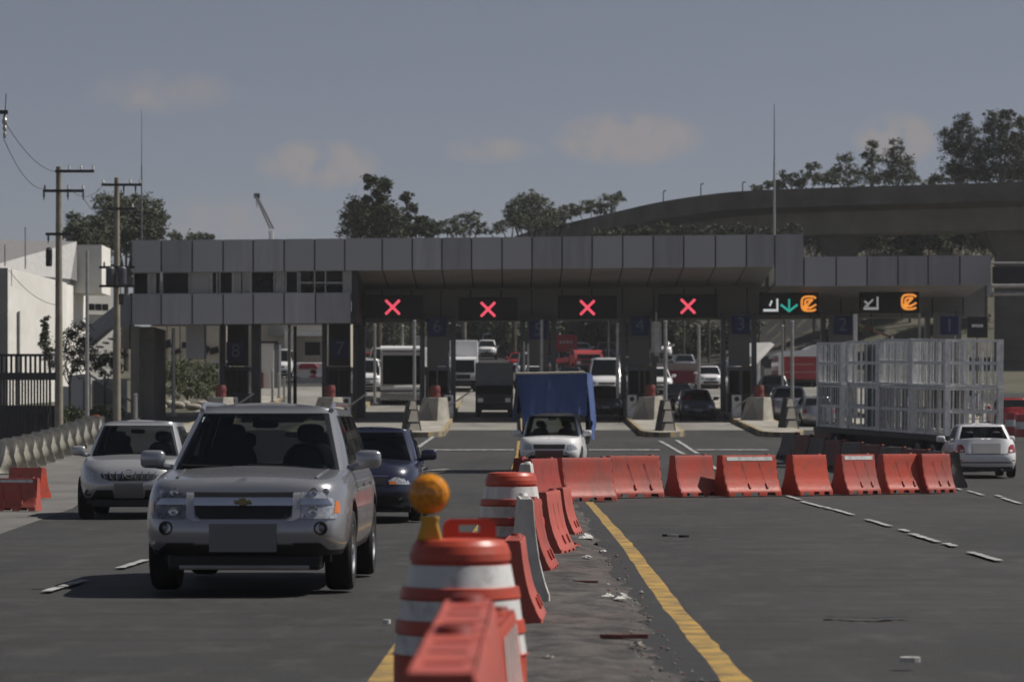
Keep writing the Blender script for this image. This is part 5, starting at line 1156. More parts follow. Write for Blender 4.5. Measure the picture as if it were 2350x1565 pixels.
# drums
def drum(label, loc, rz=0, handle=True):
    t = thing('traffic_drum', label, 'traffic drum', loc, rz, 'striped traffic drums'); b = MB()
    prof = [(.36,0),(.36,.05),(.335,.06),(.335,.29),(.345,.295),(.335,.30),(.322,.395),(.322,.40),(.332,.405),(.322,.465),(.312,.47),(.300,.568),(.300,.572),(.306,.58),(.296,.63),(.276,.634),(.255,.743),(.245,.745),(.245,.76),(.256,.765),(.254,.80),(.240,.84),(.222,.865),(.15,.872),(0,.875)]
    mi = []
    for (r0,z0),(r1,z1) in zip(prof, prof[1:]):
        zm = (z0+z1)/2; mi.append(1 if (.301 < zm < .396 or .468 < zm < .57 or .633 < zm < .744) else 0)
    b.lathe(prof, 48, mis=mi); b.build('body', [M['orange'], M['reflective']], t, ang=40)
    if not handle: return t
    b = MB(); h = .10; w_ = .135
    b.prism([(-w_,0),(-w_,h-.035),(-w_+.012,h-.012),(-w_+.035,h),(-.055,h),(-.055,0)], -.018, .018, 'Y')
    b.prism([(w_,0),(w_,h-.035),(w_-.012,h-.012),(w_-.035,h),(.055,h),(.055,0)][::-1], -.018, .018, 'Y')
    b.span(-.055,.055,-.018,.018,h*.70,h); b.span(-.055,.055,-.018,.018,0,h*.34)
    b.build('handle', M['orange'], t, (.045,.07,.868), R(8), weld=True)
    return t
D1 = (PX(1056,15.35), 15.35, 0)
drum('near orange and white striped traffic drum carrying an amber lamp', D1)
drum('far orange and white striped traffic drum behind the white barrier', (PX(1173,31), 31, 0), R(20), False).scale = (1.04, 1.04, 1.13)
t = thing('warning_lamp', 'round amber warning lamp on a yellow foot, on the near drum', 'lamp', (PX(985,15.25), 15.25, .865))
b = MB(); b.add([(-.065,-.03,0),(.065,-.03,0),(.065,.03,0),(-.065,.03,0),(-.038,-.028,.085),(.042,-.028,.085),(.042,.028,.085),(-.038,.028,.085),(-.05,-.028,.12),(.05,-.028,.12),(.05,.028,.12),(-.05,.028,.12)], [(0,1,5,4),(1,2,6,5),(2,3,7,6),(3,0,4,7),(4,5,9,8),(5,6,10,9),(6,7,11,10),(7,4,8,11),(8,9,10,11),(0,3,2,1)]); b.build('foot', M['yellow_plastic'], t, bevel=.008)
b = MB(); q = Matrix.Translation((0,0,.232)) @ Matrix.Rotation(R(90),4,'X'); b.lathe([(0,-.055),(.07,-.05),(.09,-.035),(.098,-.012),(.098,.012),(.09,.035),(.07,.052),(.035,.062),(0,.064)], 32, M=q); b.build('lens', M['amber'], t)
b = MB(); b.lathe([(.099,-.012),(.104,-.01),(.104,.01),(.099,.012)], 32, M=q); b.build('lens_ring', M['yellow_plastic'], t)
# litter on the median
def litter(px, py, label, w_, h_, m='paper', seed=0):
    rr = random.Random(seed+int(px)); g = GP(px, py); b = MB(); n = 7
    b.grid([[((i/n-.5)*w_+rr.uniform(-.02,.02), (k/n-.5)*w_*1.1+rr.uniform(-.02,.02), .02+h_*max(0,math.sin(math.pi*i/n)*math.sin(math.pi*k/n))*rr.uniform(.4,1.4)) for i in range(n+1)] for k in range(n+1)], smooth=False)
    b.grid([[((i/n-.5)*w_, (k/n-.5)*w_*1.1, .012) for i in range(n+1)] for k in range(n+1)], smooth=False)
    tag(b.build('waste_paper', M[m], None, (g.x, g.y, g.z+.03), rr.uniform(0,3)), label, 'litter', 'litter on the rubble median')
litter(1422,1387,'largest crumpled white paper on the rubble, beside the yellow line',.13,.05); litter(1345,1243,'torn white and pink paper at the barrier foot',.18,.05); litter(1348,1289,'small white scrap below the torn paper',.08,.03); litter(1395,1381,'thin scrap left of the largest paper',.09,.02); litter(1465,1497,'pale scrap near the bottom of the rubble',.07,.02,'pale_concrete'); litter(1256,1526,'tiny pale scrap at the bottom beside the drum',.05,.015,'pale_concrete'); litter(1320,1262,'pinkish scrap under the faded barrier',.10,.04,'orange_faded'); litter(1385,1275,'tiny white scrap right of the small scrap',.05,.02)
def flatbit(px, py, label, w_, l_, rz, m):
    g = GP(px, py); b = MB(); rr = random.Random(int(px)); 
    pts = [(l_/2*math.cos(a)*rr.uniform(.7,1.1), w_/2*math.sin(a)*rr.uniform(.7,1.1)) for a in [2*math.pi*k/10 for k in range(10)]]
    b.prism(pts, 0, .03, 'Z'); tag(b.build('debris', M[m], None, (g.x, g.y, g.z+.03), R(rz)), label, 'debris', 'debris on the ground')
flatbit(1345,1347,'rusty flat bit lying on the rubble',.045,.26,-12,'brown'); flatbit(1440,1475,'dark splinter on the rubble near the yellow line',.06,.34,8,'brown')
flatbit(1545,1237,'crushed pale can on the open asphalt',.10,.20,4,'galv'); flatbit(1570,1238,'black rag beside the crushed can on the asphalt',.10,.14,10,'plastic'); flatbit(1530,1236,'black rag left of the crushed can on the asphalt',.08,.12,0,'plastic')
flatbit(888,1440,'small white scrap on the left carriageway',.04,.06,0,'paper'); flatbit(2090,1530,'pale crushed cup on the right carriageway',.08,.14,0,'paper')
b = MB(); b.lathe([(0,0),(.033,0),(.035,.02),(.035,.13),(.014,.17),(.014,.19),(0,.19)],14); g = (PX(1160,22.9),22.9,.0)
# red bollard and drum at the sides
g = GP(220,984); b = MB(); b.lathe([(.26,0),(.26,.05),(.2,.06),(.19,.35),(.2,.36),(.18,.62),(0,.64)],18); tag(b.build('red_bollard', M['orange'], None, (g.x, g.y, g.z)), 'small red bollard at the far end of the white concrete barriers', 'bollard')
for k, (px, d, lb) in enumerate(((2322,128,'red and white drum at the right edge beyond the saloon, left'),(2346,124,'red and white drum cut by the right edge'))):
    t = thing('roadside_drum', lb, 'drum', (PX(px,d), d, gz(d)+.2), 0, 'drums at the right edge'); b = MB(); b.lathe([(.28,0),(.28,.3),(.3,.31),(.28,.6),(.27,.9),(0,.92)],20,mis=[0,0,1,0,0]); b.build('body', [M['red_car'], M['reflective']], t)
# ================================================================ surroundings
# ---- left: buildings
def kxz(px0, d): return (lambda px: PX(px, d)-PX(px0, d)), (lambda py: PZ(py, d)-gz(d))
d = 172.0; kx, kz = kxz(60, d)
wb_ = thing('white_building', 'white rendered building with a sloping sheet roof at the left edge', 'building', (PX(60,d), d, gz(d)))
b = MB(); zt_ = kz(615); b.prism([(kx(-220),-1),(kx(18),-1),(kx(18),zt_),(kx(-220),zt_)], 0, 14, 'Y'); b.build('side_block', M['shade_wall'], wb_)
b = MB(); b.add([(kx(18),0,-1),(kx(116),6,-1),(kx(116),6,kz(637)),(kx(18),0,zt_),(kx(18),14,-1),(kx(118),14,-1),(kx(118),14,kz(637)),(kx(18),14,zt_)], [(0,1,2,3),(1,5,6,2),(4,7,6,5),(3,2,6,7),(0,3,7,4)]); b.build('front_wall', M['white_wall'], wb_)
b = MB(); b.add([(kx(-60),.3,kz(620)),(kx(126),6.2,kz(628)),(kx(124),9,kz(532)),(kx(-60),9,kz(528)),(kx(-60),9,kz(620)),(kx(126),9,kz(628))], [(0,1,2,3),(1,5,2),(0,3,4)]); b.build('roof', M['corrugated'], wb_)
b = MB(); b.span(kx(108), kx(184), 9.05, 13, zt_-1, kz(540)); b.build('roof_block', M['white_wall'], wb_)
for px, y0_, y1_ in ((55,520,616),(8,560,610)):
    b = MB(); b.tube((kx(px),.5,kz(y1_)),(kx(px),.5,kz(y0_)),.04); b.build('roof_mast', M['galv'], wb_)
for k, py in enumerate((650,692,735,775)):
    b = MB(); b.span(kx(104),kx(109),5.0,5.3,kz(py+5),kz(py)); b.build('wall_bracket', M['steel_dark'], wb_)
b = MB(); b.span(kx(36),kx(39),.9,1.15,-1,kz(712)); b.build('downpipe', M['galv'], wb_)
d = 205.0; kx, kz = kxz(205, d)
w2 = thing('white_building', 'two-storey white building with a dark window band behind the poles', 'building', (PX(205,d), d, gz(d)), R(30))
b = MB(); b.span(kx(120), kx(262), 0, 9, -1, kz(612)); b.build('wall', M['white_wall'], w2)
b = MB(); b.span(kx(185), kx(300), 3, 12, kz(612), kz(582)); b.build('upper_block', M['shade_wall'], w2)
b = MB(); b.span(kx(118), kx(266), -.3, .0, kz(616), kz(605)); b.build('cornice', M['steel_dark'], w2)
for k in range(6):
    b = MB(); b.span(kx(152+17*k), kx(166+17*k), -.05, .05, kz(712), kz(697)); b.build('window', M['window'], w2)
b = MB(); b.span(kx(126), kx(262), -.25, -.02, kz(722), kz(716)); b.build('window_sill', M['white_wall'], w2)
b = MB(); b.span(kx(250),kx(300),-5,-2,kz(660),kz(640)); b.build('balcony', M['steel_dark'], w2)
# enclosed grey stair ramp to the office floor
d = 153.0; kx, kz = kxz(250, d)
t = thing('stair_ramp', 'grey enclosed stair sloping down from the canopy office to the left', 'stair', (PX(250,d), d, gz(d)))
b = MB(); b.prism([(kx(200),kz(752)),(kx(300),kz(672)),(kx(300),kz(748)),(kx(252),kz(752)),(kx(205),kz(792))], 0, 1.6, 'Y'); b.build('stair_side', M['panel'], t)
b = MB(); b.span(kx(262),kx(274),.2,.6,kz(690),kz(612)); b.build('panel_post', M['steel_dark'], t)
for k in range(6):
    b = MB(); b.span(kx(208+13*k),kx(216+13*k),.1,1.5,kz(806-9*k),kz(802-9*k)); b.build('step', M['white_wall'], t)
b = MB(); b.span(kx(278),kx(297),-.1,1.0,kz(800),kz(745)); b.build('landing', M['cream'], t)
d = 158.0; kx, kz = kxz(240, d)
t = thing('ramp_wall', 'low white wall with a sloping handrail below the stair ramp', 'wall', (PX(240,d), d, gz(d)))
b = MB(); b.prism([(kx(158),-.5),(kx(190),-.5),(kx(190),kz(858)),(kx(158),kz(862))], 0, 3, 'Y'); b.build('gate_pier', M['white_wall'], t)
b = MB(); b.prism([(kx(205),-.5),(kx(285),-.5),(kx(285),kz(868)),(kx(240),kz(868)),(kx(205),kz(872))], 1, 1.3, 'Y'); b.build('wall', M['white_wall'], t)
b = MB(); b.prism([(kx(212),kz(925)),(kx(275),kz(925)),(kx(275),kz(908)),(kx(212),kz(872))], .6, .95, 'Y'); b.build('ramp_side', M['shade_wall'], t)
for dy in (0, .3):
    b = MB(); b.tube((kx(200),.3+dy,kz(858)),(kx(298),.3+dy,kz(920)),.05); b.build('handrail', M['white_steel'], t)
b = MB(); b.span(kx(112),kx(158),2,2.3,-.5,kz(885)); b.build('low_wall', M['white_wall'], t)
# dark steel fence
d = 126.0; kx, kz = kxz(55, d)
t = thing('steel_fence', 'dark steel bar fence with a solid mid rail at the left edge', 'fence', (PX(55,d), d, gz(d)))
def bar(px, w_, z0, z1, y=0): b.span(kx(px)-w_/2, kx(px)+w_/2, y-.04, y+.04, z0, z1)
b = MB()
for px in range(-40, 118, 11): bar(px, .09, kz(862), kz(815))
b.build('upper_bars', M['steel_dark'], t)
b = MB()
for px in range(-40, 118, 7): bar(px, .07, 0, kz(870))
b.build('lower_bars', M['steel_dark'], t)
b = MB(); b.span(kx(-40),kx(118),-.06,.06,kz(818),kz(812)); b.build('top_rail', M['steel_dark'], t)
b = MB(); b.span(kx(-40),kx(130),-.08,.08,kz(872),kz(855)); b.build('mid_rail', M['steel_dark'], t)
b = MB(); b.span(kx(-40),kx(118),-.06,.06,.1,.2); b.build('bottom_rail', M['steel_dark'], t)
b = MB(); b.span(kx(55),kx(115),-.35,-.25,0,.1); 
for px in (60,85,112): b.span(kx(px)-.03,kx(px)+.03,-.35,-.25,.1,kz(945))
b.span(kx(58),kx(116),-.35,-.25,kz(950),kz(945)); b.build('gate_panel', M['steel_dark'], t)
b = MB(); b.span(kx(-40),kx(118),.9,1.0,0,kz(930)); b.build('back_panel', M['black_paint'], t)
# ---- building seen through the left bays
d = 222.0; kx, kz = kxz(660, d)
t = thing('cream_building', 'cream building with a dark doorway seen through the left bays', 'building', (PX(660,d), d, gz(d)))
b = MB(); b.span(kx(560), kx(805), 0, 10, -1, kz(725)); b.build('wall', M['cream'], t)
b = MB(); b.span(kx(700),kx(735),-.06,.05,kz(815),kz(785)); b.build('doorway', M['window'], t)
b = MB(); b.span(kx(618),kx(745),-.4,-.02,kz(772),kz(745)); b.build('grey_band', M['shade_wall'], t)
b = MB(); b.prism([(kx(655),kz(840)),(kx(678),kz(840)),(kx(678),kz(772)),(kx(745),kz(772)),(kx(745),kz(840)),(kx(752),kz(840)),(kx(752),kz(760)),(kx(655),kz(760))], -.9, -.45, 'Y'); b.build('portal', M['white_wall'], t)
d = 196.0; kx, kz = kxz(610, d)
t = thing('white_kiosk', 'narrow white kiosk with a dark side right of booth 8', 'kiosk', (PX(610,d), d, gz(d)))
b = MB(); b.span(kx(600),kx(628),0,2,0,kz(788)); b.build('wall', M['white_wall'], t); b = MB(); b.span(kx(596),kx(640),-.3,2.2,kz(788),kz(783)); b.build('roof', M['steel_dark'], t); b = MB(); b.span(kx(628)+.01,kx(640),.2,2,0,kz(790)); b.build('side_wall', M['steel_grey'], t)
b = MB(); b.span(kx(594),kx(606),-.5,-.2,0,kz(855)); b.build('rusty_panel', M['brown'], t)
d = 212.0; kx, kz = kxz(420, d)
t = thing('striped_containers', 'row of beige ribbed containers behind the bushes under the canopy', 'container', (PX(420,d), d, gz(d)))
for k, (a_, c_) in enumerate(((345,382),(384,412),(414,470),(472,504),(506,520))):
    b = MB(); b.span(kx(a_),kx(c_),0,3,0,kz(745-k)); b.build('container', M['cream'], t)
b = MB()
for k in range(7):
    rr_ = random.Random(k); b.box((kx(360+22*k),-.06,kz(795+rr_.uniform(-8,14))), (rr_.uniform(.3,.7),.1,rr_.uniform(.3,.6)), 0,0,0,R(rr_.uniform(-30,30)))
b.build('dark_openings', M['window'], t)
# rocks and planting bed edge under the left bay
for k in range(9):
    rr_ = random.Random(50+k); px = 350+19*k; d_ = 166+rr_.uniform(-1,3); b = MB(); blob(b, (0,0,.12), (rr_.uniform(.5,.9),.6,rr_.uniform(.35,.6)), 10, 0, 2.2)
    tag(b.build('rock', M['pale_concrete'], None, (PX(px,d_), d_, gz(d_))), 'pale rock edging the planting bed under the left canopy', 'rock', 'rocks edging the planting bed')
# ---- utility poles
def pole(px, d, ytop, label, arms, r0=.19, r1=.12, gear=True):
    z0 = gz(d); kx, kz = kxz(px, d); t = thing('utility_pole', label, 'utility pole', (PX(px,d), d, z0), 0, 'utility poles')
    H_ = kz(ytop); b = MB(); b.tube((0,0,-.2),(0,0,H_),r0,r1,12); b.build('pole', M['wood_pole'], t)
    for (xa_, xb_, py, ins) in arms:
        b = MB(); b.span(kx(xa_),kx(xb_),-.2,-.1,kz(py)-.06,kz(py)+.06); a = b.build('crossarm', M['steel_dark'], t)
        for q in ins:
            b = MB(); up = q > 0; q = abs(q); b.lathe([(.02,0),(.06,.04),(.03,.08),(.06,.12),(.03,.16),(.02,.22)] if up else [(.02,0),(.055,-.06),(.03,-.1),(.055,-.16),(.03,-.2),(.015,-.34)], 8, M=Matrix.Translation((kx(q),-.15,kz(py)+(.06 if up else -.06)))); b.build('insulator', M['galv' if up else 'steel_dark'], a)
    return t, kx, kz
pa, kx, kz = pole(135,131,383,'tall utility pole with two crossarms behind the white barriers',[(128,217,394,(160,187,215)),(100,194,439,(104,158,192,-102,-157,-192)),(106,165,538,(-112,))])
b = MB(); b.lathe([(0,0),(.12,0),(.14,.08),(.14,.7),(.09,.8),(0,.82)],14,M=Matrix.Translation((kx(114),-.2,kz(612)))); b.build('cut_out_box', M['steel_dark'], pa)
pb, kx, kz = pole(268,146,408,'utility pole with a transformer before the canopy corner',[(234,326,425,(238,300,322,-285,-312)),(248,312,480,(305,)),(229,310,614,(240,)),(229,310,657,())],.20,.12)
for x in (256, 283):
    b = MB(); b.lathe([(0,0),(.20,0),(.22,.06),(.22,.78),(.16,.86),(0,.88)],16,M=Matrix.Translation((kx(x),-.42,kz(655)))); b.build('transformer', mat('transformer_grey', (.07,.075,.09), .5, .2), pb)
b = MB(); b.lathe([(0,0),(.16,0),(.18,.5),(0,.55)],12,M=Matrix.Translation((kx(283),-.4,kz(700)))); b.build('junction_box', M['steel_dark'], pb)
d = 140; t = thing('lamp_post', 'thin grey lamp post between the two utility poles', 'lamp post', (PX(200,d), d, gz(d))); b = MB(); b.tube((0,0,0),(0,0,PZ(575,d)-gz(d)),.10,.07,10); b.build('pole', M['galv'], t); b = MB(); b.tube((0,0,0),(0,0,.5),.16,.13,10); b.build('pole_base', M['galv'], t)
# near pole whose arm end reaches into the frame
d = 100; zc = PZ(258,d); t = thing('utility_pole', 'utility pole outside the left edge, only its arm end visible', 'utility pole', (PX(-70,d), d, 0), 0, 'utility poles')
b = MB(); b.tube((0,0,0),(0,0,zc+.6),.17,.12,12); b.build('pole', M['wood_pole'], t); kx = lambda px: PX(px,d)-PX(-70,d)
b = MB(); b.span(kx(-110),kx(18),-.08,.08,zc-.06,zc+.06); b.build('crossarm', M['steel_dark'], t)
b = MB(); b.lathe([(.02,0),(.07,-.08),(.05,-.12),(.09,-.2),(.09,-.3),(.04,-.36),(.07,-.44),(.07,-.52),(.03,-.56),(.06,-.66),(.05,-.78),(0,-.8)],10,M=Matrix.Translation((kx(11),0,zc-.06))); b.build('insulator', M['galv'], t)
b = MB(); b.tube((kx(12),0,zc+.06),(kx(14),0,zc+.6),.015); b.build('pin', M['steel_dark'], t)
def wire(a, c, sag, label, r=.012):
    pts = [(a.lerp(c, k/24)-Vector((0,0,sag*4*(k/24)*(1-k/24)))) for k in range(25)]
    b = MB(); b.path([p-a for p in pts], r, 5); tag(b.build('overhead_wire', M['cable'], None, a), label, 'wire', 'overhead wires')
wire(P(14,285,100), P(128,394,131), .35, 'thin wire from the left edge to the upper crossarm of the tall pole')
wire(P(8,318,100), P(104,432,131), .5, 'lower thin wire from the left edge to the tall pole')
wire(P(158,432,131), P(240,420,146), .5, 'wire between the two utility poles, upper')
wire(P(192,455,131), P(250,480,146), .4, 'wire between the two utility poles, lower')
wire(P(20,620,126), P(130,700,131), .3, 'slack wire across the white building front')
# antenna masts and crane
for px, d, y0_, y1_, r, lb in ((325,156,252,560,.035,'thin antenna mast rising at the left end of the canopy roof'),(1777,158,240,540,.055,'tall thin antenna mast at the right of the canopy roof')):
    z0 = ZU1-.4+tl(PX(px,d)); H_ = PZ(y0_,d)-z0; t = thing('antenna_mast', lb, 'antenna', (PX(px,d), d, z0), 0, 'antenna masts'); b = MB(); b.tube((0,0,0),(0,0,H_*.62),r*1.3,r,8); b.build('mast', M['galv'] if px > 1000 else M['steel_grey'], t); b = MB(); b.tube((0,0,H_*.62),(0,0,H_),r*.6,r*.3,6); b.build('whip', M['steel_grey'], t)
d = 420; z0 = gz(d); kx, kz = kxz(622, d); t = thing('tower_crane', 'slim crane jib leaning left beyond the canopy roof', 'crane', (PX(628,d), d, z0))
kx = lambda px: PX(px,d)-PX(628,d); kz = lambda py: PZ(py,d)-z0
b = MB(); 
for o_ in (-.18,.18): b.tube((0+o_,0,0),(kx(622)+o_,0,kz(528)),.12)
b.build('mast', M['white_steel'], t)
b = MB(); A, B_ = Vector((kx(624),0,kz(525))), Vector((kx(588),0,kz(450)))
for o_ in (-.22,.22): b.tube(A+Vector((o_,o_,0)), B_+Vector((o_*.4,o_,0)), .13)
for k in range(12): p, q = A.lerp(B_,k/12), A.lerp(B_,(k+1)/12); b.tube(p+Vector((-.2,0,0)), q+Vector((.2,0,0)), .05, None, 5)
b.build('jib', M['steel_grey'], t)
b = MB(); b.tube(B_, B_+Vector((.1,0,-1.6)), .05); b.span(B_.x-.3,B_.x+.5,-.2,.2,B_.z-.3,B_.z+.35); b.build('jib_head', M['steel_dark'], t)
# ---- flyover
fp = [(905,640,400),(1040,585,350),(1200,540,299),(1290,515,285.6),(1400,490,271),(1500,467,259),(1600,452,251),(1700,441,246),(1850,433,243),(2000,428,241),(2200,423,238.5),(2350,418,236.5),(2700,410,233)]
ZD = 20.6; path = []
for px, py, d in fp: path.append(Vector((PX(px,d), d, ZD)))
def resample(pts, n):
    out = []
    for k in range(n+1):
        t = k/n*(len(pts)-1); i = min(int(t), len(pts)-2); f = t-i
        p0, p1, p2, p3 = pts[max(i-1,0)], pts[i], pts[i+1], pts[min(i+2,len(pts)-1)]
        out.append(.5*((2*p1)+(p2-p0)*f+(2*p0-5*p1+4*p2-p3)*f*f+(3*p1-p0-3*p2+p3)*f**3))
    return out
path = resample(path, 90)
ov = thing('flyover', 'dark concrete flyover curving behind the canopy on the right', 'bridge', (0,0,0))
def nrm(i):
    a, c = path[max(0,i-1)], path[min(len(path)-1,i+1)]; t = (c-a).normalized(); return Vector((-t.y, t.x, 0))   # away from the camera side
def ext(name, prof, m):
    b = MB(); rows = []
    for i, p in enumerate(path): nn = nrm(i); rows.append([p+nn*a+Vector((0,0,z)) for a, z in prof+prof[:1]])
    b.grid(rows, smooth=True); return b.build(name, m, ov, ang=30)
ext('parapet', [(0,0),(0,-1.05),(.35,-1.05),(.35,0)], M['fly']); ext('far_parapet', [(9.6,0),(9.6,-1.05),(9.95,-1.05),(9.95,0)], M['fly'])
ext('deck', [(-.15,-1.052),(-.15,-1.45),(2.3,-1.75),(7.7,-1.75),(10,-1.45),(10,-1.052)], M['fly'])
ext('box_girder', [(2.5,-1.76),(3.3,-3.5),(6.7,-3.5),(7.5,-1.76)], M['fly_girder'])
for k, (px, d) in enumerate(((1940,245.5),(2330,240.5),(1420,273))):
    x = PX(px,d); y = d+1.5; t0 = tz(x,y); b = MB()
    wdt = (2.0, 2.4, 2.0)[k]
    b.span(x-wdt/2, x+wdt/2, y, y+1.4, t0-1, ZD-5.4); b.add([(x-wdt/2,y,ZD-5.4),(x+wdt/2,y,ZD-5.4),(x+wdt/2,y+1.4,ZD-5.4),(x-wdt/2,y+1.4,ZD-5.4),(x-wdt*.9,y-.3,ZD-3.52),(x+wdt*.9,y-.3,ZD-3.52),(x+wdt*.9,y+5,ZD-3.52),(x-wdt*.9,y+5,ZD-3.52)], [(0,1,5,4),(1,2,6,5),(2,3,7,6),(3,0,4,7),(4,5,6,7)])
    b.build('pier', M['fly'], ov)
for k, (px, yt, yb, d) in enumerate(((1520,438,462,258),(1606,422,452,252),(1702,418,440,248))):
    b = MB(); z0 = ZD; b.tube((0,0,0),(0,0,PZ(yt,d)-z0),.05,.04,6); b.tube((0,0,PZ(yt,d)-z0),(.25,0,PZ(yt,d)-z0+.05),.05)
    tag(b.build('parapet_post', M['steel_dark'], None, (PX(px,d)+.1, d+.3, z0-.02)), ['short dark post on the flyover parapet, left','short dark post on the flyover parapet, middle','short dark post on the flyover parapet, nearest the antenna mast'][k], 'post', 'posts on the flyover')

# ================================================================ vegetation
LEAF = {'dark': ['leaf_a','leaf_a','leaf_b'], 'olive': ['leaf_b','leaf_a','leaf_c'], 'pale': ['leaf_c','leaf_b','leaf_b'], 'green': ['leaf_g','leaf_b','leaf_a']}
def leaves(b, c, rx, ry, rz_, n, size, rnd):
    """leaf-sized faces gathered in tufts inside an ellipsoid"""
    tufts = max(5, int(n/40))
    for _ in range(tufts):
        while True:
            v = Vector((rnd.uniform(-1,1), rnd.uniform(-1,1), rnd.uniform(-1,1)))
            if .25 < v.length < 1: break
        o = Vector((c[0]+v.x*rx, c[1]+v.y*ry, c[2]+v.z*rz_)); tr = min(rx, rz_)*rnd.uniform(.15,.32); mi = rnd.choice((0,0,0,1,1,2))
        for _ in range(40):
            p = o+Vector((rnd.gauss(0,tr), rnd.gauss(0,tr), rnd.gauss(0,tr*.75)))
            a = Vector((rnd.gauss(0,1), rnd.gauss(0,1), rnd.gauss(0,.7))).normalized(); q = a.cross(Vector((rnd.gauss(0,1), rnd.gauss(0,1), rnd.gauss(0,1)))).normalized()
            s = size*rnd.uniform(.6,1.3); b.add([p-a*s, p-q*s*.42, p+a*s, p+q*s*.42], [(0,1,2,3)], mi if rnd.random() < .8 else rnd.choice((0,1,2)))
def tree(label, d, bpx, clumps, kind='dark', dens=1.0, size=.2, seed=1, name='tree', group='trees beyond the toll plaza', base=None, trunk=.22, bark='bark', cat='tree'):
    rnd = random.Random(seed); x0 = PX(bpx, d); z0 = tz(x0, d) if base is None else base
    t = thing(name, label, cat, (x0, d, z0), 0, group); tk = MB(); lf = MB()
    cl = [(Vector((PX(px,d)-x0, rnd.uniform(-.8,.8), PZ(py,d)-z0)), r/F*d, r2/F*d) for px, py, r, r2 in clumps]
    zmax = max(c.z for c, _, _ in cl); zmin = min(c.z-r2 for c, _, r2 in cl)
    fork = Vector((0,0,max(.3, zmin*.75))); tk.tube((0,0,-.4), fork, trunk, trunk*.75, 8)
    for c, r, r2 in cl:
        mid = fork.lerp(c, .5)+Vector((rnd.uniform(-.25,.25), rnd.uniform(-.25,.25), .15)); tk.tube(fork, mid, trunk*.5, trunk*.32, 6); tk.tube(mid, c, trunk*.32, trunk*.12, 6)
        for _ in range(3): tk.tube(c-Vector((0,0,r2*.3)), c+Vector((rnd.uniform(-r,r)*.7, rnd.uniform(-r,r)*.5, rnd.uniform(-.2,.8)*r2)), trunk*.1, trunk*.04, 5)
        n = int(1500*dens*max(.4, r*r2)); leaves(lf, c, r*1.05, min(r, 1.6), r2*1.05, min(n, 6000), size*.66, rnd)
    tk.build('trunk', M[bark], t); lf.build('crown', [M[k] for k in LEAF[kind]], t, fixn=False)
    return t
# left group
tree('broad dark tree behind the utility pole with transformer', 232, 290, [(245,475,32,26),(290,470,38,28),(340,482,34,28),(270,515,48,34),(330,520,44,34),(300,555,55,26),(365,500,22,16),(365,540,22,16)], 'olive', 1.0, .20, 1)
tree('dark bushy tree behind the tall utility pole, beside the white block', 226, 190, [(170,510,24,22),(205,520,32,26),(190,545,40,30),(230,555,36,26),(215,580,40,22)], 'dark', 1.1, .20, 2)
tree('small low tree peeping over the left canopy roof', 300, 440, [(405,545,12,12),(440,545,28,12),(475,548,22,10),(450,560,40,12)], 'olive', 1.2, .2, 3)
# middle group
tree('tall dark tree with a separate round top above the first red cross', 236, 870, [(865,430,30,20),(850,415,16,12),(885,425,16,14),(875,452,20,12),(825,490,38,30),(880,500,42,34),(815,525,36,24),(880,535,60,24),(870,475,14,14),(845,460,10,10)], 'dark', 1.15, .20, 4)
tree('slim dark tree with small tufts right of the tallest middle tree', 240, 945, [(932,452,15,13),(942,478,17,12),(935,498,18,12),(965,498,14,9),(955,520,44,18),(925,525,40,20),(985,525,26,18)], 'dark', 1.1, .19, 5)
tree('small pale tree in the middle behind the canopy roof', 262, 1065, [(1060,505,22,14),(1085,495,18,12),(1045,515,16,12),(1100,515,15,10),(1070,530,36,12)], 'pale', .9, .17, 6, bark='bark_pale')
tree('rounded pale tree left of the flyover ramp', 275, 1215, [(1215,455,30,16),(1190,475,28,18),(1240,472,30,18),(1205,500,44,20),(1262,492,22,14),(1170,490,14,12),(1230,515,50,14)], 'pale', .95, .18, 7)
tree('rust tinted low tree between the two pale trees', 258, 1180, [(1180,500,16,16),(1150,518,22,14),(1195,512,18,16),(1120,528,26,12)], 'olive', .9, .17, 8)
tree('loose tree row end showing above the flyover ramp', 292, 1370, [(1325,485,28,12),(1355,475,24,13),(1400,462,30,16),(1420,452,14,10),(1380,480,34,12),(1300,495,20,10)], 'olive', .9, .18, 9)
tree('low olive tree filling the skyline between the dark tree and the pale tree', 256, 1020, [(1000,528,26,16),(1025,520,20,14),(1050,532,26,10),(985,536,20,10)], 'olive', 1.0, .18, 17)
tree('broad pale tree spreading behind the start of the flyover ramp', 282, 1265, [(1250,500,30,22),(1285,492,28,16),(1225,508,26,18),(1310,482,26,12),(1270,515,36,14)], 'pale', .9, .18, 18)
tree('low shrubby tree on the skyline behind the antenna mast', 287, 1760, [(1738,430,16,7),(1765,424,18,8),(1745,436,24,8)], 'olive', .9, .17, 19)
tree('thin shrubby tree linking the right skyline trees', 289, 2110, [(2090,412,24,10),(2125,418,26,9),(2150,412,18,9),(1905,418,26,9)], 'olive', .9, .17, 20)
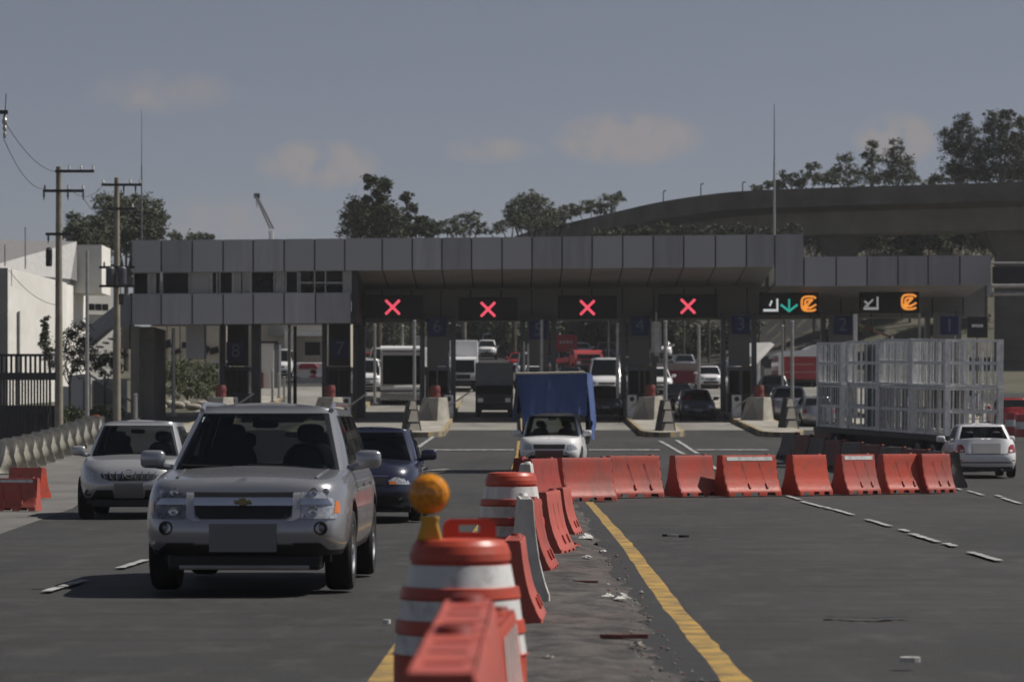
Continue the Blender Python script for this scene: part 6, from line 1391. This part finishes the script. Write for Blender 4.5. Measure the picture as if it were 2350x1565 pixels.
# right ones on the hill
tree('scrubby tree right of the antenna mast on the flyover skyline', 285, 1830, [(1805,405,18,14),(1825,415,24,14),(1865,385,16,14),(1850,405,24,14),(1880,410,24,12),(1790,425,14,9)], 'olive', .8, .18, 10)
tree('loose eucalyptus left of the pair on the right skyline', 288, 1945, [(1940,365,20,16),(1925,385,10,9),(1955,390,20,14),(1915,410,24,12),(1950,415,20,10)], 'pale', .7, .18, 11, bark='bark_pale')
tree('eucalyptus with a compact top, middle of the right skyline', 286, 2000, [(2003,335,18,13),(2000,360,20,16),(1985,355,8,6),(1995,385,18,14),(2005,405,18,12)], 'olive', .75, .18, 12, bark='bark_pale')
tree('upright eucalyptus with a flame shaped crown on the right skyline', 284, 2058, [(2058,340,18,18),(2045,365,22,18),(2072,370,22,20),(2040,395,22,16),(2070,400,28,16)], 'olive', .85, .18, 13, bark='bark_pale')
tree('tall dense eucalyptus left of the two at the right edge', 272, 2205, [(2205,280,20,16),(2185,310,26,20),(2220,310,28,24),(2190,345,30,22),(2225,350,34,26),(2180,385,26,18),(2220,395,44,22)], 'dark', .9, .19, 14, bark='bark_pale')
tree('tallest spreading eucalyptus near the right edge', 270, 2300, [(2290,268,34,14),(2310,262,16,10),(2275,295,26,20),(2305,305,30,22),(2280,335,34,24),(2315,345,30,26),(2290,385,46,24),(2260,400,30,18)], 'dark', .9, .19, 15, bark='bark_pale')
tree('eucalyptus cut by the right edge', 271, 2348, [(2345,285,22,18),(2340,320,20,24),(2352,350,26,26),(2345,390,34,26)], 'dark', .9, .19, 16, bark='bark_pale')
tree('broken line of scrub trees along the right skyline, behind the loose eucalyptus', 292, 1880, [(1780,424,22,10),(1835,418,26,12),(1895,408,24,14),(1925,400,20,16),(1975,405,22,18),(2030,408,24,16),(2085,412,22,12)], 'olive', .9, .17, 21)
tree('dense scrub tree at the foot of the tallest eucalyptus', 276, 2245, [(2150,408,20,10),(2185,405,26,14),(2240,400,30,18),(2330,402,34,18),(2250,360,20,22)], 'dark', .9, .18, 22)
# bushes under the flyover
for k in range(12):
    px = 1868+44*k; rr_ = random.Random(70+k); d_ = 252+rr_.uniform(-2,6); yy = 528+rr_.uniform(-16,8)
    tree('dark bush on the slope under the flyover, '+['first','second','third','fourth','fifth','sixth','seventh','eighth','ninth','tenth','eleventh','twelfth'][k]+' from the left', d_, px, [(px-18,yy,26,34),(px+12,yy-22,26,30),(px,yy+30,36,28),(px+25,yy+12,24,30)], 'dark', .8, .2, 80+k, 'bush', 'bushes under the flyover', None, .12, cat='bush')
# far green band seen through the lanes
rnd = random.Random(99)
for k in range(31):
    px = 835+48*k; d_ = 300+rnd.uniform(-15,25) if px < 1150 else 262+rnd.uniform(-10,20)
    yy = 762+rnd.uniform(-14,20); lab = 'hillside bush seen through the toll lanes, number '
    where = ['left of the bus','above the bus','right of the bus','beside sign 6','left of the hill road cars','above the dark truck','right of the hill road','left of sign 5','at sign 5','over the blue truck','behind the red board','right of the red board','above the black pickup','left of sign 4','at sign 4','left of the slate saloon lane','above the slate saloon','right of the slate saloon lane','at sign 3','right of sign 3','above the silver sport utility','at sign 2','over the cages','left of sign 1','above the foremost cages','between signs 2 and 1','above the middle cages','at sign 1','right of sign 1 behind the white bar sign','above the rear cages','at the right gantry'][k]
    tree('hillside bush seen through the lanes, '+where, d_, px, [(px-20,yy,32,28),(px+16,yy-10,32,26),(px,yy+24,42,26)], 'olive' if k % 3 else 'dark', .55, .26, 200+k, 'bush', 'bushes on the hillside beyond', None, .12, cat='bush')
# bushes left
for k, (px, d_, lab, cl, kd) in enumerate(((430,172,'green bush behind the grey post under the left canopy',[(395,850,34,30),(430,860,34,36),(400,890,40,24),(440,895,30,20)],'green'),(475,174,'green bush left of booth 8',[(470,850,26,30),(490,870,24,30),(475,895,32,24)],'green'),
     (160,150,'tangled dark shrub behind the tall utility pole',[(155,790,34,36),(185,770,26,34),(150,830,40,30),(195,820,34,32)],'dark'),(240,157,'dark shrub under the stair ramp',[(225,830,32,24),(260,820,30,22),(245,850,40,20)],'dark'),
     (165,146,'low green bush at the foot of the tall pole',[(160,955,28,20),(185,960,20,16),(140,965,16,14)],'green'),(235,150,'low green hedge below the ramp wall',[(225,945,20,12),(260,948,28,12)],'green'),(115,158,'thin creeper beside the white building wall',[(100,770,10,26),(104,740,8,20),(112,800,14,26)],'olive'))):
    tree(lab, d_, px, cl, kd, 1.0, .13, 300+k, 'bush', 'bushes at the left of the plaza', None, .07, cat='bush')

for k in range(8):
    px = 1395+58*k; rr_ = random.Random(170+k)
    tree('low green growth under the flyover edge above the canopy roof, '+['first','second','third','fourth','fifth','sixth','seventh','eighth'][k]+' from the left', 236, px, [(px-20,532+rr_.uniform(-5,4),22,9),(px+12,528+rr_.uniform(-6,4),20,11),(px+30,534,16,8)], 'dark' if k % 2 else 'olive', .8, .17, 400+k, 'bush', 'bushes under the flyover', None, .1, cat='bush')

# ---- thin air haze round the whole scene
b = MB(); b.span(-1000, 1000, -60, 2600, -2, 70); hz_o = b.build('haze', bpy.data.materials.new('haze_air')); hm = hz_o.data.materials[0]; hm.use_nodes = True; hn = hm.node_tree; hn.nodes.clear()
pv = hn.nodes.new('ShaderNodeVolumePrincipled'); pv.inputs['Color'].default_value = (.86,.88,.92,1); pv.inputs['Density'].default_value = .0002; pv.inputs['Anisotropy'].default_value = .2
ho = hn.nodes.new('ShaderNodeOutputMaterial'); hn.links.new(pv.outputs[0], ho.inputs['Volume']); tag(hz_o, 'thin pale haze in the air over the toll plaza', 'haze', kind='stuff')
